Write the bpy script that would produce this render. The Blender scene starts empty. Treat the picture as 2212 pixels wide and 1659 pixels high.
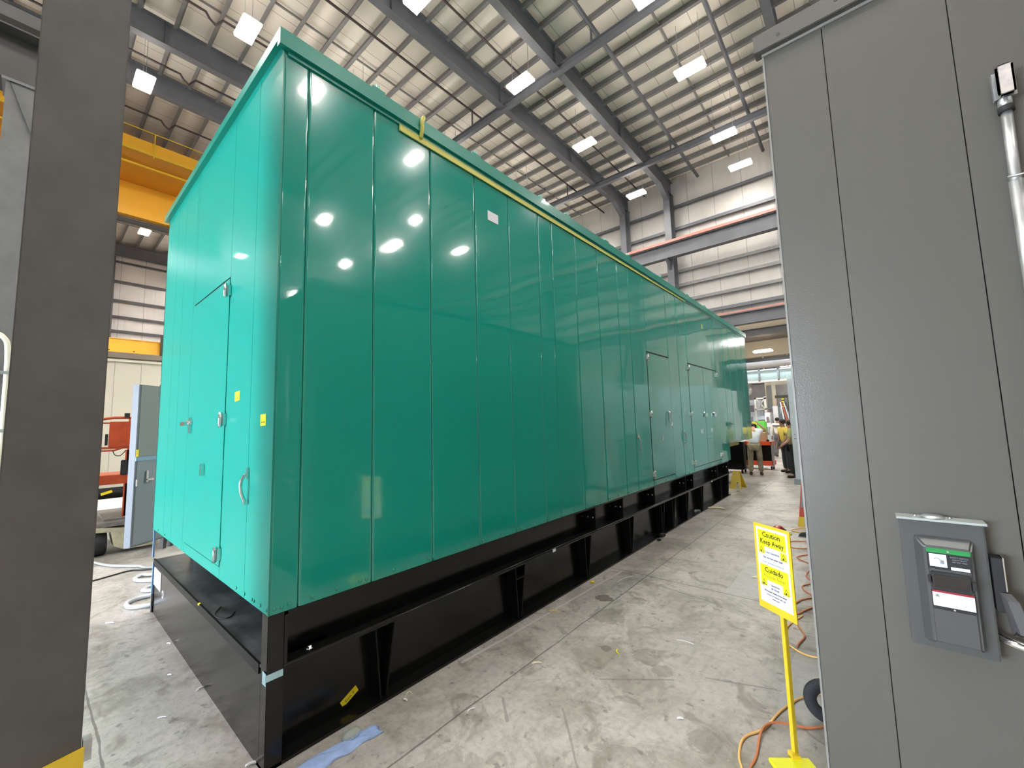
import bpy, bmesh, math, random
from mathutils import Vector, Matrix, Euler
random.seed(7)
C = bpy.context.scene.collection
SC = bpy.context.scene
PI = math.pi

# ------------------------------------------------------------------ camera
cam_d = bpy.data.cameras.new('camera'); cam = bpy.data.objects.new('camera', cam_d); C.objects.link(cam)
Rw = Matrix(((0.7574424, 0.08248152, 0.64767107), (0.65235199, -0.05489863, -0.75592528), (-0.02679362, 0.99507936, -0.09538953)))
cam.matrix_world = Matrix.Translation((2.4749608, -0.86372764, 1.75)) @ Rw.to_4x4()
cam_d.sensor_width = 36.0; cam_d.sensor_fit = 'HORIZONTAL'
cam_d.lens = 886.47 / 2212 * 36.0
cam_d.clip_start = 0.02; cam_d.clip_end = 300
SC.camera = cam
# ------------------------------------------------------------------ world, exposure
wd = bpy.data.worlds.new('world'); SC.world = wd; wd.use_nodes = True
wd.node_tree.nodes['Background'].inputs[0].default_value = (0.78, 0.87, 1.0, 1)
wd.node_tree.nodes['Background'].inputs[1].default_value = 12.0
SC.view_settings.view_transform = 'Standard'; SC.view_settings.look = 'None'
SC.view_settings.exposure = 1.85; SC.view_settings.gamma = 1.0; SC.view_settings.use_curve_mapping = False
SC.cycles.max_bounces = 6; SC.cycles.diffuse_bounces = 4; SC.cycles.glossy_bounces = 4
SC.cycles.transmission_bounces = 4; SC.cycles.caustics_reflective = False; SC.cycles.caustics_refractive = False
SC.cycles.sample_clamp_indirect = 6.0
LAMP = 46.0

# ------------------------------------------------------------------ materials
MATS = {}
def mat(name, col, rough=0.5, metal=0.0, var=0.0, vscale=3.0, bump=0.0, bscale=20.0, coat=0.0, emit=0.0, spec=0.5, col2=None, wave=0.0, wscale=1.0, alpha=None, trans=0.0, rvar=0.0):
    if name in MATS: return MATS[name]
    m = bpy.data.materials.new(name); m.use_nodes = True; nt = m.node_tree; N = nt.nodes; L = nt.links
    b = N['Principled BSDF']; b.inputs['Base Color'].default_value = (*col, 1); b.inputs['Roughness'].default_value = rough
    b.inputs['Metallic'].default_value = metal; b.inputs['Specular IOR Level'].default_value = spec
    b.inputs['Coat Weight'].default_value = coat; b.inputs['Coat Roughness'].default_value = 0.04
    b.inputs['Transmission Weight'].default_value = trans
    if emit: b.inputs['Emission Color'].default_value = (*col, 1); b.inputs['Emission Strength'].default_value = emit
    tc = N.new('ShaderNodeTexCoord')
    if var:
        n = N.new('ShaderNodeTexNoise'); n.inputs['Scale'].default_value = vscale; n.inputs['Detail'].default_value = 5; n.inputs['Roughness'].default_value = 0.6
        L.new(tc.outputs['Object'], n.inputs['Vector'])
        r = N.new('ShaderNodeValToRGB'); r.color_ramp.elements[0].position = 0.35; r.color_ramp.elements[1].position = 0.68
        c2 = col2 if col2 else tuple(c * (1 - var) for c in col)
        r.color_ramp.elements[0].color = (*c2, 1); r.color_ramp.elements[1].color = (*col, 1)
        L.new(n.outputs['Fac'], r.inputs['Fac']); L.new(r.outputs['Color'], b.inputs['Base Color'])
        if rvar:
            mr = N.new('ShaderNodeMapRange'); mr.inputs['To Min'].default_value = rough - rvar; mr.inputs['To Max'].default_value = rough + rvar
            L.new(n.outputs['Fac'], mr.inputs['Value']); L.new(mr.outputs['Result'], b.inputs['Roughness'])
    last = None
    for (amt, sc) in ((wave, wscale), (bump, bscale)):
        if amt:
            n = N.new('ShaderNodeTexNoise'); n.inputs['Scale'].default_value = sc; n.inputs['Detail'].default_value = 1.0 if sc == wscale else 4
            L.new(tc.outputs['Object'], n.inputs['Vector'])
            bp = N.new('ShaderNodeBump'); bp.inputs['Strength'].default_value = 1.0; bp.inputs['Distance'].default_value = amt
            L.new(n.outputs['Fac'], bp.inputs['Height'])
            if last: L.new(last.outputs['Normal'], bp.inputs['Normal'])
            last = bp
    if last:
        L.new(last.outputs['Normal'], b.inputs['Normal'])
        if coat: L.new(last.outputs['Normal'], b.inputs['Coat Normal'])
    if name == 'green_paint': b.inputs['Coat IOR'].default_value = 1.6
    MATS[name] = m; return m

GREEN = mat('green_paint', (0.005, 0.30, 0.235), 0.16, coat=1.0, wave=0.011, wscale=0.9, bump=0.00004, bscale=90, spec=0.3)
GREENE = mat('green_paint_end', (0.004, 0.30, 0.24), 0.34, coat=0.04, wave=0.003, wscale=0.9, spec=0.16)
GREEND = mat('green_paint_trim', (0.005, 0.25, 0.195), 0.3, coat=0.25)
BLACK = mat('black_paint', (0.006, 0.006, 0.006), 0.18, coat=0.0, wave=0.002, wscale=2.0, spec=0.40)
BLACKD = mat('black_dusty', (0.13, 0.14, 0.155), 0.35, var=0.75, vscale=4.5, coat=0.2)
RUBBER = mat('rubber', (0.015, 0.015, 0.016), 0.7)
CHROME = mat('chrome', (0.75, 0.75, 0.76), 0.18, metal=1)
STEEL = mat('galvanised', (0.55, 0.57, 0.58), 0.38, metal=0.8, var=0.25, vscale=12)
GREYENC = mat('grey_enclosure_paint', (0.089, 0.086, 0.075), 0.34, coat=0.25, wave=0.006, wscale=0.8, bump=0.0006, bscale=160)
GREYSW = mat('grey_switch_paint', (0.062, 0.068, 0.068), 0.3, coat=0.35)
BLKM = mat('black_matt', (0.004, 0.004, 0.004), 0.45, spec=0.25)
BEADG = mat('edge_grey', (0.22, 0.22, 0.21), 0.35)
LEVG = mat('lever_grey', (0.085, 0.085, 0.09), 0.35, coat=0.2)
BEAM = mat('steel_primer_grey', (0.125, 0.13, 0.148), 0.55, var=0.2, vscale=1.5)
PURL = mat('purlin_grey', (0.20, 0.195, 0.195), 0.5, var=0.2, vscale=2)
COLM = mat('column_grey', (0.105, 0.10, 0.096), 0.6, var=0.25, vscale=4, bump=0.0008, bscale=120)
COLB = mat('column_grey_light', (0.15, 0.15, 0.15), 0.6, var=0.2, vscale=3)
YEL = mat('safety_yellow', (0.80, 0.56, 0.03), 0.4, var=0.12, vscale=6)
ORG = mat('crane_orange', (0.96, 0.50, 0.045), 0.3, coat=0.3)
ORGSH = mat('crane_orange_shaded', (0.62, 0.27, 0.02), 0.45)  # shade of the walkway underside, put into a darker orange
CREAM = mat('cream_paint', (0.66, 0.62, 0.53), 0.45, coat=0.15)
CREAMD = mat('cream_chassis', (0.52, 0.48, 0.32), 0.5, var=0.3, vscale=8)
LIFTR = mat('lift_orange_red', (0.52, 0.075, 0.018), 0.45, var=0.25, vscale=9)
CABG = mat('cabinet_grey', (0.21, 0.24, 0.25), 0.4, coat=0.1)
CABL = mat('cabinet_light_grey', (0.26, 0.29, 0.32), 0.45)
PALE = mat('pale_grey_paint', (0.56, 0.61, 0.66), 0.4, coat=0.2, wave=0.003, wscale=1.0)
WHITE = mat('white_sheet', (0.82, 0.83, 0.86), 0.55)
PAPER = mat('paper', (0.78, 0.80, 0.86), 0.8)
NOTE = mat('yellow_note', (0.90, 0.74, 0.02), 0.8)
INK = mat('ink', (0.01, 0.01, 0.012), 0.7)
INKB = mat('ink_blue', (0.02, 0.02, 0.09), 0.7)
BTAPE = mat('blue_tape', (0.42, 0.66, 0.74), 0.6)
BLUEF = mat('blue_film', (0.20, 0.36, 0.62), 0.4)
TAPEY = mat('yellow_tape_webbing', (0.60, 0.60, 0.14), 0.6)
SIGNY = mat('sign_yellow', (0.86, 0.84, 0.01), 0.5)
REDL = mat('red_lens', (0.35, 0.005, 0.01), 0.12, coat=0.6)
REDD = mat('dark_red', (0.07, 0.004, 0.008), 0.25)
RAG = mat('blue_rag', (0.36, 0.50, 0.84), 0.9, var=0.25, vscale=14, bump=0.004, bscale=25)
MASKG = mat('grey_felt', (0.34, 0.38, 0.36), 0.9)
MASKB = mat('blue_rim', (0.22, 0.36, 0.55), 0.7)
OCORD = mat('orange_cord', (0.62, 0.22, 0.10), 0.55)
YCORD = mat('yellow_cord', (0.85, 0.52, 0.18), 0.5)
GHOSE = mat('grey_hose', (0.30, 0.30, 0.28), 0.5)
WHOSE = mat('white_hose', (0.62, 0.66, 0.74), 0.45)
GLASSW = mat('frosted_glass', (0.62, 0.56, 0.52), 0.15, coat=0.8, var=0.3, vscale=30)
SKIN = mat('skin', (0.55, 0.30, 0.20), 0.6)
SKIND = mat('skin_brown', (0.33, 0.17, 0.11), 0.6)
HAIR = mat('dark_hair', (0.012, 0.010, 0.009), 0.7)
YELREFL = mat('yellow_reflection', (0.55, 0.42, 0.12), 0.35, metal=0.8)  # yellow reflection on the hood underside, put into the colour
LAMPM = mat('lamp_lens', (1.0, 0.955, 0.88), 0.4, emit=LAMP)
LAMPU = mat('added_roof_glow', (1.0, 0.95, 0.86), 0.4, emit=LAMP * 0.10)  # added upward glow that brightens the roof liner
BRTGREEN = mat('bright_green', (0.16, 0.75, 0.10), 0.5)
PINK = mat('conductor_rail_red', (0.42, 0.17, 0.14), 0.5)
PIPE = mat('pipe_dark_red', (0.045, 0.028, 0.030), 0.5)
DARK = mat('dark_steel', (0.045, 0.043, 0.042), 0.5)
BEIGE = mat('beige_steel', (0.50, 0.42, 0.31), 0.5)
DUCT = mat('duct_metal', (0.42, 0.40, 0.38), 0.55, metal=0.2)
CLEARB = mat('clear_plastic', (0.85, 0.9, 0.95), 0.08, trans=0.85)
SILLG = mat('window_strip_glass', (0.45, 0.60, 0.60), 0.15, coat=0.5)

def floor_mat():
    m = bpy.data.materials.new('concrete_floor'); m.use_nodes = True; nt = m.node_tree; N = nt.nodes; L = nt.links
    b = N['Principled BSDF']; tc = N.new('ShaderNodeTexCoord')
    def noise(sc, det=6, rough=0.6, stretch=None, dist=0.0):
        n = N.new('ShaderNodeTexNoise'); n.inputs['Scale'].default_value = sc; n.inputs['Detail'].default_value = det; n.inputs['Roughness'].default_value = rough; n.inputs['Distortion'].default_value = dist
        if stretch:
            mp = N.new('ShaderNodeMapping'); mp.inputs['Scale'].default_value = stretch; L.new(tc.outputs['Object'], mp.inputs['Vector']); L.new(mp.outputs['Vector'], n.inputs['Vector'])
        else: L.new(tc.outputs['Object'], n.inputs['Vector'])
        return n.outputs['Fac']
    def ramp(v, p0, p1, c0=(0, 0, 0), c1=(1, 1, 1)):
        r = N.new('ShaderNodeValToRGB'); r.color_ramp.elements[0].position = p0; r.color_ramp.elements[1].position = p1
        r.color_ramp.elements[0].color = (*c0, 1); r.color_ramp.elements[1].color = (*c1, 1); L.new(v, r.inputs['Fac']); return r.outputs['Color']
    def mix(f, a, c, mode='MIX'):
        x = N.new('ShaderNodeMix'); x.data_type = 'RGBA'; x.blend_type = mode
        if isinstance(f, float): x.inputs[0].default_value = f
        else: L.new(f, x.inputs[0])
        for i, v in ((6, a), (7, c)):
            if isinstance(v, tuple): x.inputs[i].default_value = (*v, 1)
            else: L.new(v, x.inputs[i])
        return x.outputs[2]
    def mth(op, a, c=None):
        x = N.new('ShaderNodeMath'); x.operation = op
        for i, v in ((0, a), (1, c)):
            if v is None: continue
            if isinstance(v, (int, float)): x.inputs[i].default_value = v
            else: L.new(v, x.inputs[i])
        return x.outputs[0]
    base = ramp(noise(0.7, 8, 0.65), 0.3, 0.72, (0.37, 0.35, 0.325), (0.57, 0.545, 0.51))
    c = mix(ramp(noise(1.6, 7, 0.7, dist=0.6), 0.46, 0.62), base, (0.27, 0.255, 0.225))
    c = mix(mth('MULTIPLY', ramp(noise(3.2, 4, 0.6, dist=1.4), 0.56, 0.66), 0.6), c, (0.17, 0.145, 0.12))
    c = mix(mth('MULTIPLY', ramp(noise(6.0, 4, 0.6, (2.2, 0.55, 1), 0.4), 0.55, 0.72), 0.45), c, (0.20, 0.185, 0.165))
    c = mix(mth('MULTIPLY', ramp(noise(22, 6, 0.75), 0.45, 0.75), 0.65), c, (0.21, 0.19, 0.165))
    c = mix(mth('MULTIPLY', ramp(noise(13, 3, 0.5), 0.64, 0.70), 0.6), c, (0.12, 0.11, 0.10))
    c = mix(mth('MULTIPLY', ramp(noise(60, 2, 0.5), 0.74, 0.78), 0.5), c, (0.70, 0.68, 0.64))
    sx = N.new('ShaderNodeSeparateXYZ'); L.new(tc.outputs['Object'], sx.inputs[0])
    wob = mth('MULTIPLY', mth('SUBTRACT', noise(1.2, 4, 0.6), 0.5), 0.05)
    X = mth('ADD', sx.outputs[0], wob); Y = mth('ADD', sx.outputs[1], wob)
    # saw-cut joints every 4.27 m
    def joint(v, off):
        t = mth('ABSOLUTE', mth('SUBTRACT', mth('FRACT', mth('ADD', mth('DIVIDE', mth('SUBTRACT', v, off), 4.27), 20.5)), 0.5))
        return mth('LESS_THAN', mth('MULTIPLY', t, 4.27), mth('MULTIPLY', noise(7, 4, 0.7), 0.012))
    j = mth('MAXIMUM', joint(X, 0.455), joint(Y, -0.525))
    c = mix(mth('MULTIPLY', j, 0.75), c, (0.09, 0.085, 0.08))
    # pale repaired slabs and a chalk streak; dark oil spots
    def box(x0, x1, y0, y1, skew=0.0):
        xs = mth('SUBTRACT', X, mth('MULTIPLY', Y, skew))
        return mth('MULTIPLY', mth('MULTIPLY', mth('GREATER_THAN', xs, x0), mth('LESS_THAN', xs, x1)), mth('MULTIPLY', mth('GREATER_THAN', Y, y0), mth('LESS_THAN', Y, y1)))
    c = mix(mth('MULTIPLY', box(1.25, 1.85, 3.80, 4.9), 0.55), c, (0.46, 0.47, 0.47))
    c = mix(mth('MULTIPLY', box(1.92, 2.5, 2.1, 3.0), 0.45), c, (0.46, 0.47, 0.47))
    st = mth('LESS_THAN', mth('ABSOLUTE', mth('SUBTRACT', X, mth('ADD', 0.01, mth('MULTIPLY', Y, 0.041)))), 0.012)
    st = mth('MULTIPLY', st, mth('MULTIPLY', mth('GREATER_THAN', Y, 1.3), mth('LESS_THAN', Y, 3.7)))
    c = mix(mth('MULTIPLY', st, 0.6), c, (0.58, 0.60, 0.60))
    nz = noise(9, 5, 0.65, dist=1.0)
    for (px, py, r, k) in ((0.36, 2.92, 0.075, 0.75), (0.56, 2.62, 0.15, 0.35), (1.10, 2.2, 0.10, 0.35), (0.80, 2.12, 0.045, 0.6), (1.25, 2.1, 0.07, 0.35), (1.66, 1.62, 0.09, 0.3), (0.62, 3.05, 0.09, 0.3), (1.4, 1.2, 0.16, 0.25), (0.75, 0.55, 0.2, 0.25), (-2.2, -0.6, 0.3, 0.2), (1.0, 3.3, 0.2, 0.2)):
        d = mth('SQRT', mth('ADD', mth('POWER', mth('SUBTRACT', X, px), 2), mth('POWER', mth('SUBTRACT', Y, py), 2)))
        s = mth('LESS_THAN', d, mth('MULTIPLY', nz, r * 2.0))
        c = mix(mth('MULTIPLY', s, k), c, (0.10, 0.085, 0.07))
    for (ax, ay, bx, by, w) in ((0.95, 1.75, 1.35, 2.05, 0.010), (1.5, 2.2, 1.9, 2.35, 0.012), (0.7, 3.55, 1.25, 3.45, 0.014), (0.55, 1.2, 0.72, 1.05, 0.010), (0.9, 1.35, 1.25, 1.0, 0.008)):
        ln = math.hypot(bx - ax, by - ay); ux, uy = (bx - ax) / ln, (by - ay) / ln
        t = mth('ADD', mth('MULTIPLY', mth('SUBTRACT', X, ax), ux), mth('MULTIPLY', mth('SUBTRACT', Y, ay), uy))
        dd = mth('ABSOLUTE', mth('SUBTRACT', mth('MULTIPLY', mth('SUBTRACT', X, ax), uy), mth('MULTIPLY', mth('SUBTRACT', Y, ay), ux)))
        s = mth('MULTIPLY', mth('LESS_THAN', dd, mth('MULTIPLY', nz, w * 1.6)), mth('MULTIPLY', mth('GREATER_THAN', t, 0), mth('LESS_THAN', t, ln)))
        c = mix(mth('MULTIPLY', s, 0.5), c, (0.13, 0.13, 0.13))
    L.new(c, b.inputs['Base Color'])
    rr = N.new('ShaderNodeMapRange'); rr.inputs['To Min'].default_value = 0.22; rr.inputs['To Max'].default_value = 0.55; L.new(noise(2.3, 6, 0.7), rr.inputs['Value']); L.new(rr.outputs['Result'], b.inputs['Roughness'])
    b.inputs['Specular IOR Level'].default_value = 0.35
    bp = N.new('ShaderNodeBump'); bp.inputs['Distance'].default_value = 0.002; L.new(noise(40, 6, 0.7), bp.inputs['Height']); L.new(bp.outputs['Normal'], b.inputs['Normal'])
    return m
FLOORM = floor_mat()

def sheet_mat(name, col, seam_axis, seam, rib, gloss=0.35, seam_col=None, wav=0.006):
    """insulated facing: vertical ribs and taped seams along one axis (0 x, 1 y, 2 z)"""
    m = bpy.data.materials.new(name); m.use_nodes = True; nt = m.node_tree; N = nt.nodes; L = nt.links
    b = N['Principled BSDF']; tc = N.new('ShaderNodeTexCoord'); sx = N.new('ShaderNodeSeparateXYZ'); L.new(tc.outputs['Object'], sx.inputs[0])
    def mth(op, a, c=None):
        x = N.new('ShaderNodeMath'); x.operation = op
        for i, v in ((0, a), (1, c)):
            if v is None: continue
            if isinstance(v, (int, float)): x.inputs[i].default_value = v
            else: L.new(v, x.inputs[i])
        return x.outputs[0]
    v = sx.outputs[seam_axis]
    t = mth('ABSOLUTE', mth('SUBTRACT', mth('FRACT', mth('ADD', mth('DIVIDE', v, seam), 50.5)), 0.5))
    s = mth('LESS_THAN', t, 0.012 / seam)
    n = N.new('ShaderNodeTexNoise'); n.inputs['Scale'].default_value = 0.8; n.inputs['Detail'].default_value = 5
    L.new(tc.outputs['Object'], n.inputs['Vector'])
    r = N.new('ShaderNodeValToRGB'); r.color_ramp.elements[0].color = (*[k * 0.86 for k in col], 1); r.color_ramp.elements[1].color = (*col, 1)
    r.color_ramp.elements[0].position = 0.3; r.color_ramp.elements[1].position = 0.65; L.new(n.outputs['Fac'], r.inputs['Fac'])
    x = N.new('ShaderNodeMix'); x.data_type = 'RGBA'; L.new(s, x.inputs[0]); L.new(r.outputs['Color'], x.inputs[6]); x.inputs[7].default_value = (*(seam_col or [k * 0.5 for k in col]), 1)
    L.new(x.outputs[2], b.inputs['Base Color']); b.inputs['Roughness'].default_value = gloss
    rb = mth('SINE', mth('MULTIPLY', v, 2 * PI / rib))
    n2 = N.new('ShaderNodeTexNoise'); n2.inputs['Scale'].default_value = 1.0; n2.inputs['Detail'].default_value = 3
    mp = N.new('ShaderNodeMapping'); sc = [0.5, 0.5, 0.5]; sc[seam_axis] = 3.5; mp.inputs['Scale'].default_value = sc
    L.new(tc.outputs['Object'], mp.inputs['Vector']); L.new(mp.outputs['Vector'], n2.inputs['Vector'])
    h = mth('ADD', mth('MULTIPLY', rb, 0.12), mth('MULTIPLY', n2.outputs['Fac'], 3.0))
    bp = N.new('ShaderNodeBump'); bp.inputs['Distance'].default_value = wav; L.new(h, bp.inputs['Height']); L.new(bp.outputs['Normal'], b.inputs['Normal'])
    return m
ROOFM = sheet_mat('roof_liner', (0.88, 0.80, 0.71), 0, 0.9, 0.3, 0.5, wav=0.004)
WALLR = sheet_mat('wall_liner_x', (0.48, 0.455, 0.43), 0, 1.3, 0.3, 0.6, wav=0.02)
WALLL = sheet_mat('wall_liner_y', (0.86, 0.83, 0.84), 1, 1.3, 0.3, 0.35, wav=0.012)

# ------------------------------------------------------------------ mesh helpers
class MB:
    """collects solids in world coordinates, links them as one mesh object"""
    def __init__(s): s.bm = bmesh.new()
    def box(s, x0, x1, y0, y1, z0, z1, bev=0.0):
        vs = [s.bm.verts.new((x, y, z)) for x in (x0, x1) for y in (y0, y1) for z in (z0, z1)]
        fs = [s.bm.faces.new([vs[i] for i in f]) for f in ((0, 1, 3, 2), (4, 6, 7, 5), (0, 4, 5, 1), (2, 3, 7, 6), (0, 2, 6, 4), (1, 5, 7, 3))]
        if bev: bmesh.ops.bevel(s.bm, geom=list({e for f in fs for e in f.edges}), offset=bev, segments=2, affect='EDGES', clamp_overlap=True)
        return s
    def obox(s, o, ax, ay, az, bev=0.0):
        """box from corner o with edge vectors"""
        o, ax, ay, az = map(Vector, (o, ax, ay, az))
        vs = [s.bm.verts.new(o + ax * i + ay * j + az * k) for i in (0, 1) for j in (0, 1) for k in (0, 1)]
        fs = [s.bm.faces.new([vs[i] for i in f]) for f in ((0, 1, 3, 2), (4, 6, 7, 5), (0, 4, 5, 1), (2, 3, 7, 6), (0, 2, 6, 4), (1, 5, 7, 3))]
        if bev: bmesh.ops.bevel(s.bm, geom=list({e for f in fs for e in f.edges}), offset=bev, segments=2, affect='EDGES', clamp_overlap=True)
        return s
    def prism(s, pts, vec, bev=0.0):
        """polygon pts extruded by vec"""
        vec = Vector(vec); a = [s.bm.verts.new(p) for p in pts]; b = [s.bm.verts.new(Vector(p) + vec) for p in pts]; n = len(pts)
        fs = [s.bm.faces.new(a[::-1]), s.bm.faces.new(b)] + [s.bm.faces.new((a[i], a[(i + 1) % n], b[(i + 1) % n], b[i])) for i in range(n)]
        if bev: bmesh.ops.bevel(s.bm, geom=list({e for f in fs for e in f.edges}), offset=bev, segments=2, affect='EDGES', clamp_overlap=True)
        return s
    def tube(s, pts, r, n=10, caps=True):
        pts = [Vector(p) for p in pts]; rings = []; up = None
        for i, p in enumerate(pts):
            t = (pts[min(i + 1, len(pts) - 1)] - pts[max(i - 1, 0)]).normalized()
            if up is None: up = Vector((0, 0, 1)) if abs(t.z) < 0.9 else Vector((1, 0, 0))
            a = t.cross(up).normalized(); u = a.cross(t).normalized(); up = u
            rr = r[i] if isinstance(r, (list, tuple)) else r
            rings.append([s.bm.verts.new(p + (a * math.cos(2 * PI * k / n) + u * math.sin(2 * PI * k / n)) * rr) for k in range(n)])
        for A, B in zip(rings, rings[1:]):
            for k in range(n):
                f = s.bm.faces.new((A[k], A[(k + 1) % n], B[(k + 1) % n], B[k])); f.smooth = True
        if caps: s.bm.faces.new(rings[0][::-1]); s.bm.faces.new(rings[-1])
        return s
    def lathe(s, c, axis, prof, n=24, caps=True):
        """prof: (radius, height) along axis from c"""
        c = Vector(c); ax = Vector(axis).normalized(); up = Vector((0, 0, 1)) if abs(ax.z) < 0.9 else Vector((1, 0, 0))
        a = ax.cross(up).normalized(); u = ax.cross(a); rings = []
        for r, h in prof:
            rings.append([s.bm.verts.new(c + ax * h + (a * math.cos(2 * PI * k / n) + u * math.sin(2 * PI * k / n)) * max(r, 1e-4)) for k in range(n)])
        for A, B in zip(rings, rings[1:]):
            for k in range(n):
                f = s.bm.faces.new((A[k], A[(k + 1) % n], B[(k + 1) % n], B[k])); f.smooth = True
        if caps: s.bm.faces.new(rings[0][::-1]); s.bm.faces.new(rings[-1])
        return s
    def blob(s, c, r, seg=14):
        m = Matrix.Translation(c) @ Matrix.Diagonal((*r, 1))
        g = bmesh.ops.create_uvsphere(s.bm, u_segments=seg, v_segments=seg // 2 + 2, radius=1, matrix=m)
        for v in g['verts']:
            for f in v.link_faces: f.smooth = True
        return s
    def ibeam_y(s, x, z0, z1, y0, y1, fw, tw=0.014, tf=0.022):
        s.box(x - fw / 2, x + fw / 2, y0, y1, z0, z0 + tf); s.box(x - fw / 2, x + fw / 2, y0, y1, z1 - tf, z1); s.box(x - tw / 2, x + tw / 2, y0, y1, z0 + tf, z1 - tf); return s
    def ibeam_x(s, y, z0, z1, x0, x1, fw, tw=0.014, tf=0.022):
        s.box(x0, x1, y - fw / 2, y + fw / 2, z0, z0 + tf); s.box(x0, x1, y - fw / 2, y + fw / 2, z1 - tf, z1); s.box(x0, x1, y - tw / 2, y + tw / 2, z0 + tf, z1 - tf); return s
    def build(s, name, m, parent=None, loc=None, local=False):
        bmesh.ops.recalc_face_normals(s.bm, faces=s.bm.faces)
        me = bpy.data.meshes.new(name)
        o = bpy.data.objects.new(name, me); C.objects.link(o)
        off = Vector((0, 0, 0))
        if parent is not None:
            o.parent = parent
            if not local: off = WORLD.get(parent.name, Vector((0, 0, 0)))
        elif loc is not None:
            off = Vector(loc); o.location = off
        for v in s.bm.verts: v.co -= off
        WORLD[o.name] = off
        s.bm.to_mesh(me); s.bm.free(); me.materials.append(m); return o
WORLD = {}
def tag(o, label=None, cat=None, group=None, kind=None):
    if label: o['label'] = label
    if cat: o['category'] = cat
    if group: o['group'] = group
    if kind: o['kind'] = kind
    return o
def empty(name, loc, label=None, cat=None, group=None, kind=None):
    o = bpy.data.objects.new(name, None); C.objects.link(o); o.location = loc; o.empty_display_size = 0.1; WORLD[o.name] = Vector(loc)
    return tag(o, label, cat, group, kind)
def kids(o): return [c for c in bpy.data.objects if c.parent == o]
def copy_tree(o, parent=None):
    c = o.copy(); C.objects.link(c); c.parent = parent
    for ch in kids(o): copy_tree(ch, c)
    return c
def part_copy(o, delta):
    c = o.copy(); C.objects.link(c); c.location = o.location + Vector(delta); WORLD[c.name] = WORLD[o.name] + Vector(delta); return c
def struct(o, label, cat='building'): return tag(o, label, cat, None, 'structure')
def smooth_path(pts, n=6):
    P = [Vector(p) for p in pts]; out = []
    for i in range(len(P) - 1):
        p0, p1, p2, p3 = P[max(i - 1, 0)], P[i], P[i + 1], P[min(i + 2, len(P) - 1)]
        for k in range(n):
            t = k / n
            out.append(0.5 * ((2 * p1) + (p2 - p0) * t + (2 * p0 - 5 * p1 + 4 * p2 - p3) * t * t + (3 * p1 - p0 - 3 * p2 + p3) * t ** 3))
    out.append(P[-1]); return out
def text(body, size, o, xd, yd, m, parent, name='lettering', align='CENTER', squeeze=1.0, bold=0.0):
    """flat raised lettering, o = anchor, xd = reading direction, yd = up"""
    cu = bpy.data.curves.new(name, 'FONT'); cu.body = body; cu.size = size; cu.align_x = align; cu.extrude = size * 0.004; cu.resolution_u = 2; cu.offset = bold * size
    to = bpy.data.objects.new('tmp', cu); C.objects.link(to); bpy.context.view_layer.update()
    me = bpy.data.meshes.new_from_object(to.evaluated_get(bpy.context.evaluated_depsgraph_get())); bpy.data.objects.remove(to)
    xd = Vector(xd).normalized(); yd = Vector(yd).normalized(); zd = xd.cross(yd)
    M = Matrix((xd, yd, zd)).transposed().to_4x4(); M.translation = Vector(o) - WORLD.get(parent.name, Vector((0, 0, 0)))
    M = M @ Matrix.Diagonal((squeeze, 1, 1, 1)); me.transform(M)
    me.materials.clear(); me.materials.append(m)
    ob = bpy.data.objects.new(name, me); C.objects.link(ob); ob.parent = parent; WORLD[ob.name] = WORLD.get(parent.name, Vector((0, 0, 0))); return ob

# ------------------------------------------------------------------ building shell
XL, XR, YF, YB, ZR = -36.5, 38.0, -11.5, 21.6, 15.05
struct(MB().box(XL - 1, XR + 1, YF - 14, 52, -0.2, 0).build('floor', FLOORM), 'worn grey concrete factory floor with saw-cut joints and stains', 'floor')
struct(MB().box(XL, XR, YF, YB, ZR, ZR + 0.1).build('ceiling', ROOFM), 'cream insulated underside of the high factory roof', 'ceiling')
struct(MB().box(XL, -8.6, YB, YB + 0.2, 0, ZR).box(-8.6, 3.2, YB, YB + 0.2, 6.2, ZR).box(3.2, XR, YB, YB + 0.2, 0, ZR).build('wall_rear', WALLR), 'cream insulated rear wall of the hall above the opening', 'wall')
struct(MB().box(XL - 0.2, XL, YF, YB, 0, ZR).build('wall_left', WALLL), 'pale ribbed left wall of the hall behind the crane', 'wall')
struct(MB().box(XR, XR + 0.2, YF, YB, 0, ZR).build('wall_right', WALLL), 'cream ribbed right wall of the hall', 'wall')
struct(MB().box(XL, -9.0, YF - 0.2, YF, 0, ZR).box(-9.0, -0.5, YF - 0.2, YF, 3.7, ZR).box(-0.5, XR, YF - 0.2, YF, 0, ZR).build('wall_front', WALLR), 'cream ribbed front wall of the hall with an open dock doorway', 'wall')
struct(MB().box(-9.6, -9.5, YF, -1.3, 0, 6.0).build('wall_added_partition', mat('partition_grey', (0.13, 0.13, 0.13), 0.6)), 'dark grey partition added to darken the reflection in the green end', 'wall')  # added partition, darkens what the green end face mirrors
# purlins
k = 0; y = YF + 0.6
pur0 = None
while y < YB - 0.2:
    mb = MB().box(XL, XR, -0.01, 0.01, 14.77, ZR).box(XL, XR, -0.10, 0.0, 14.77, 14.785).box(XL, XR, 0.0, 0.08, ZR - 0.015, ZR) if pur0 is None else None
    if pur0 is None: pur0 = mb.build('roof_purlin', PURL); o = pur0
    else: o = pur0.copy(); C.objects.link(o)
    o.location.y = y; struct(o, 'grey steel purlin crossing the roof, one of the even rows', 'purlin'); o['group'] = 'roof purlins'
    y += 0.885
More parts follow.
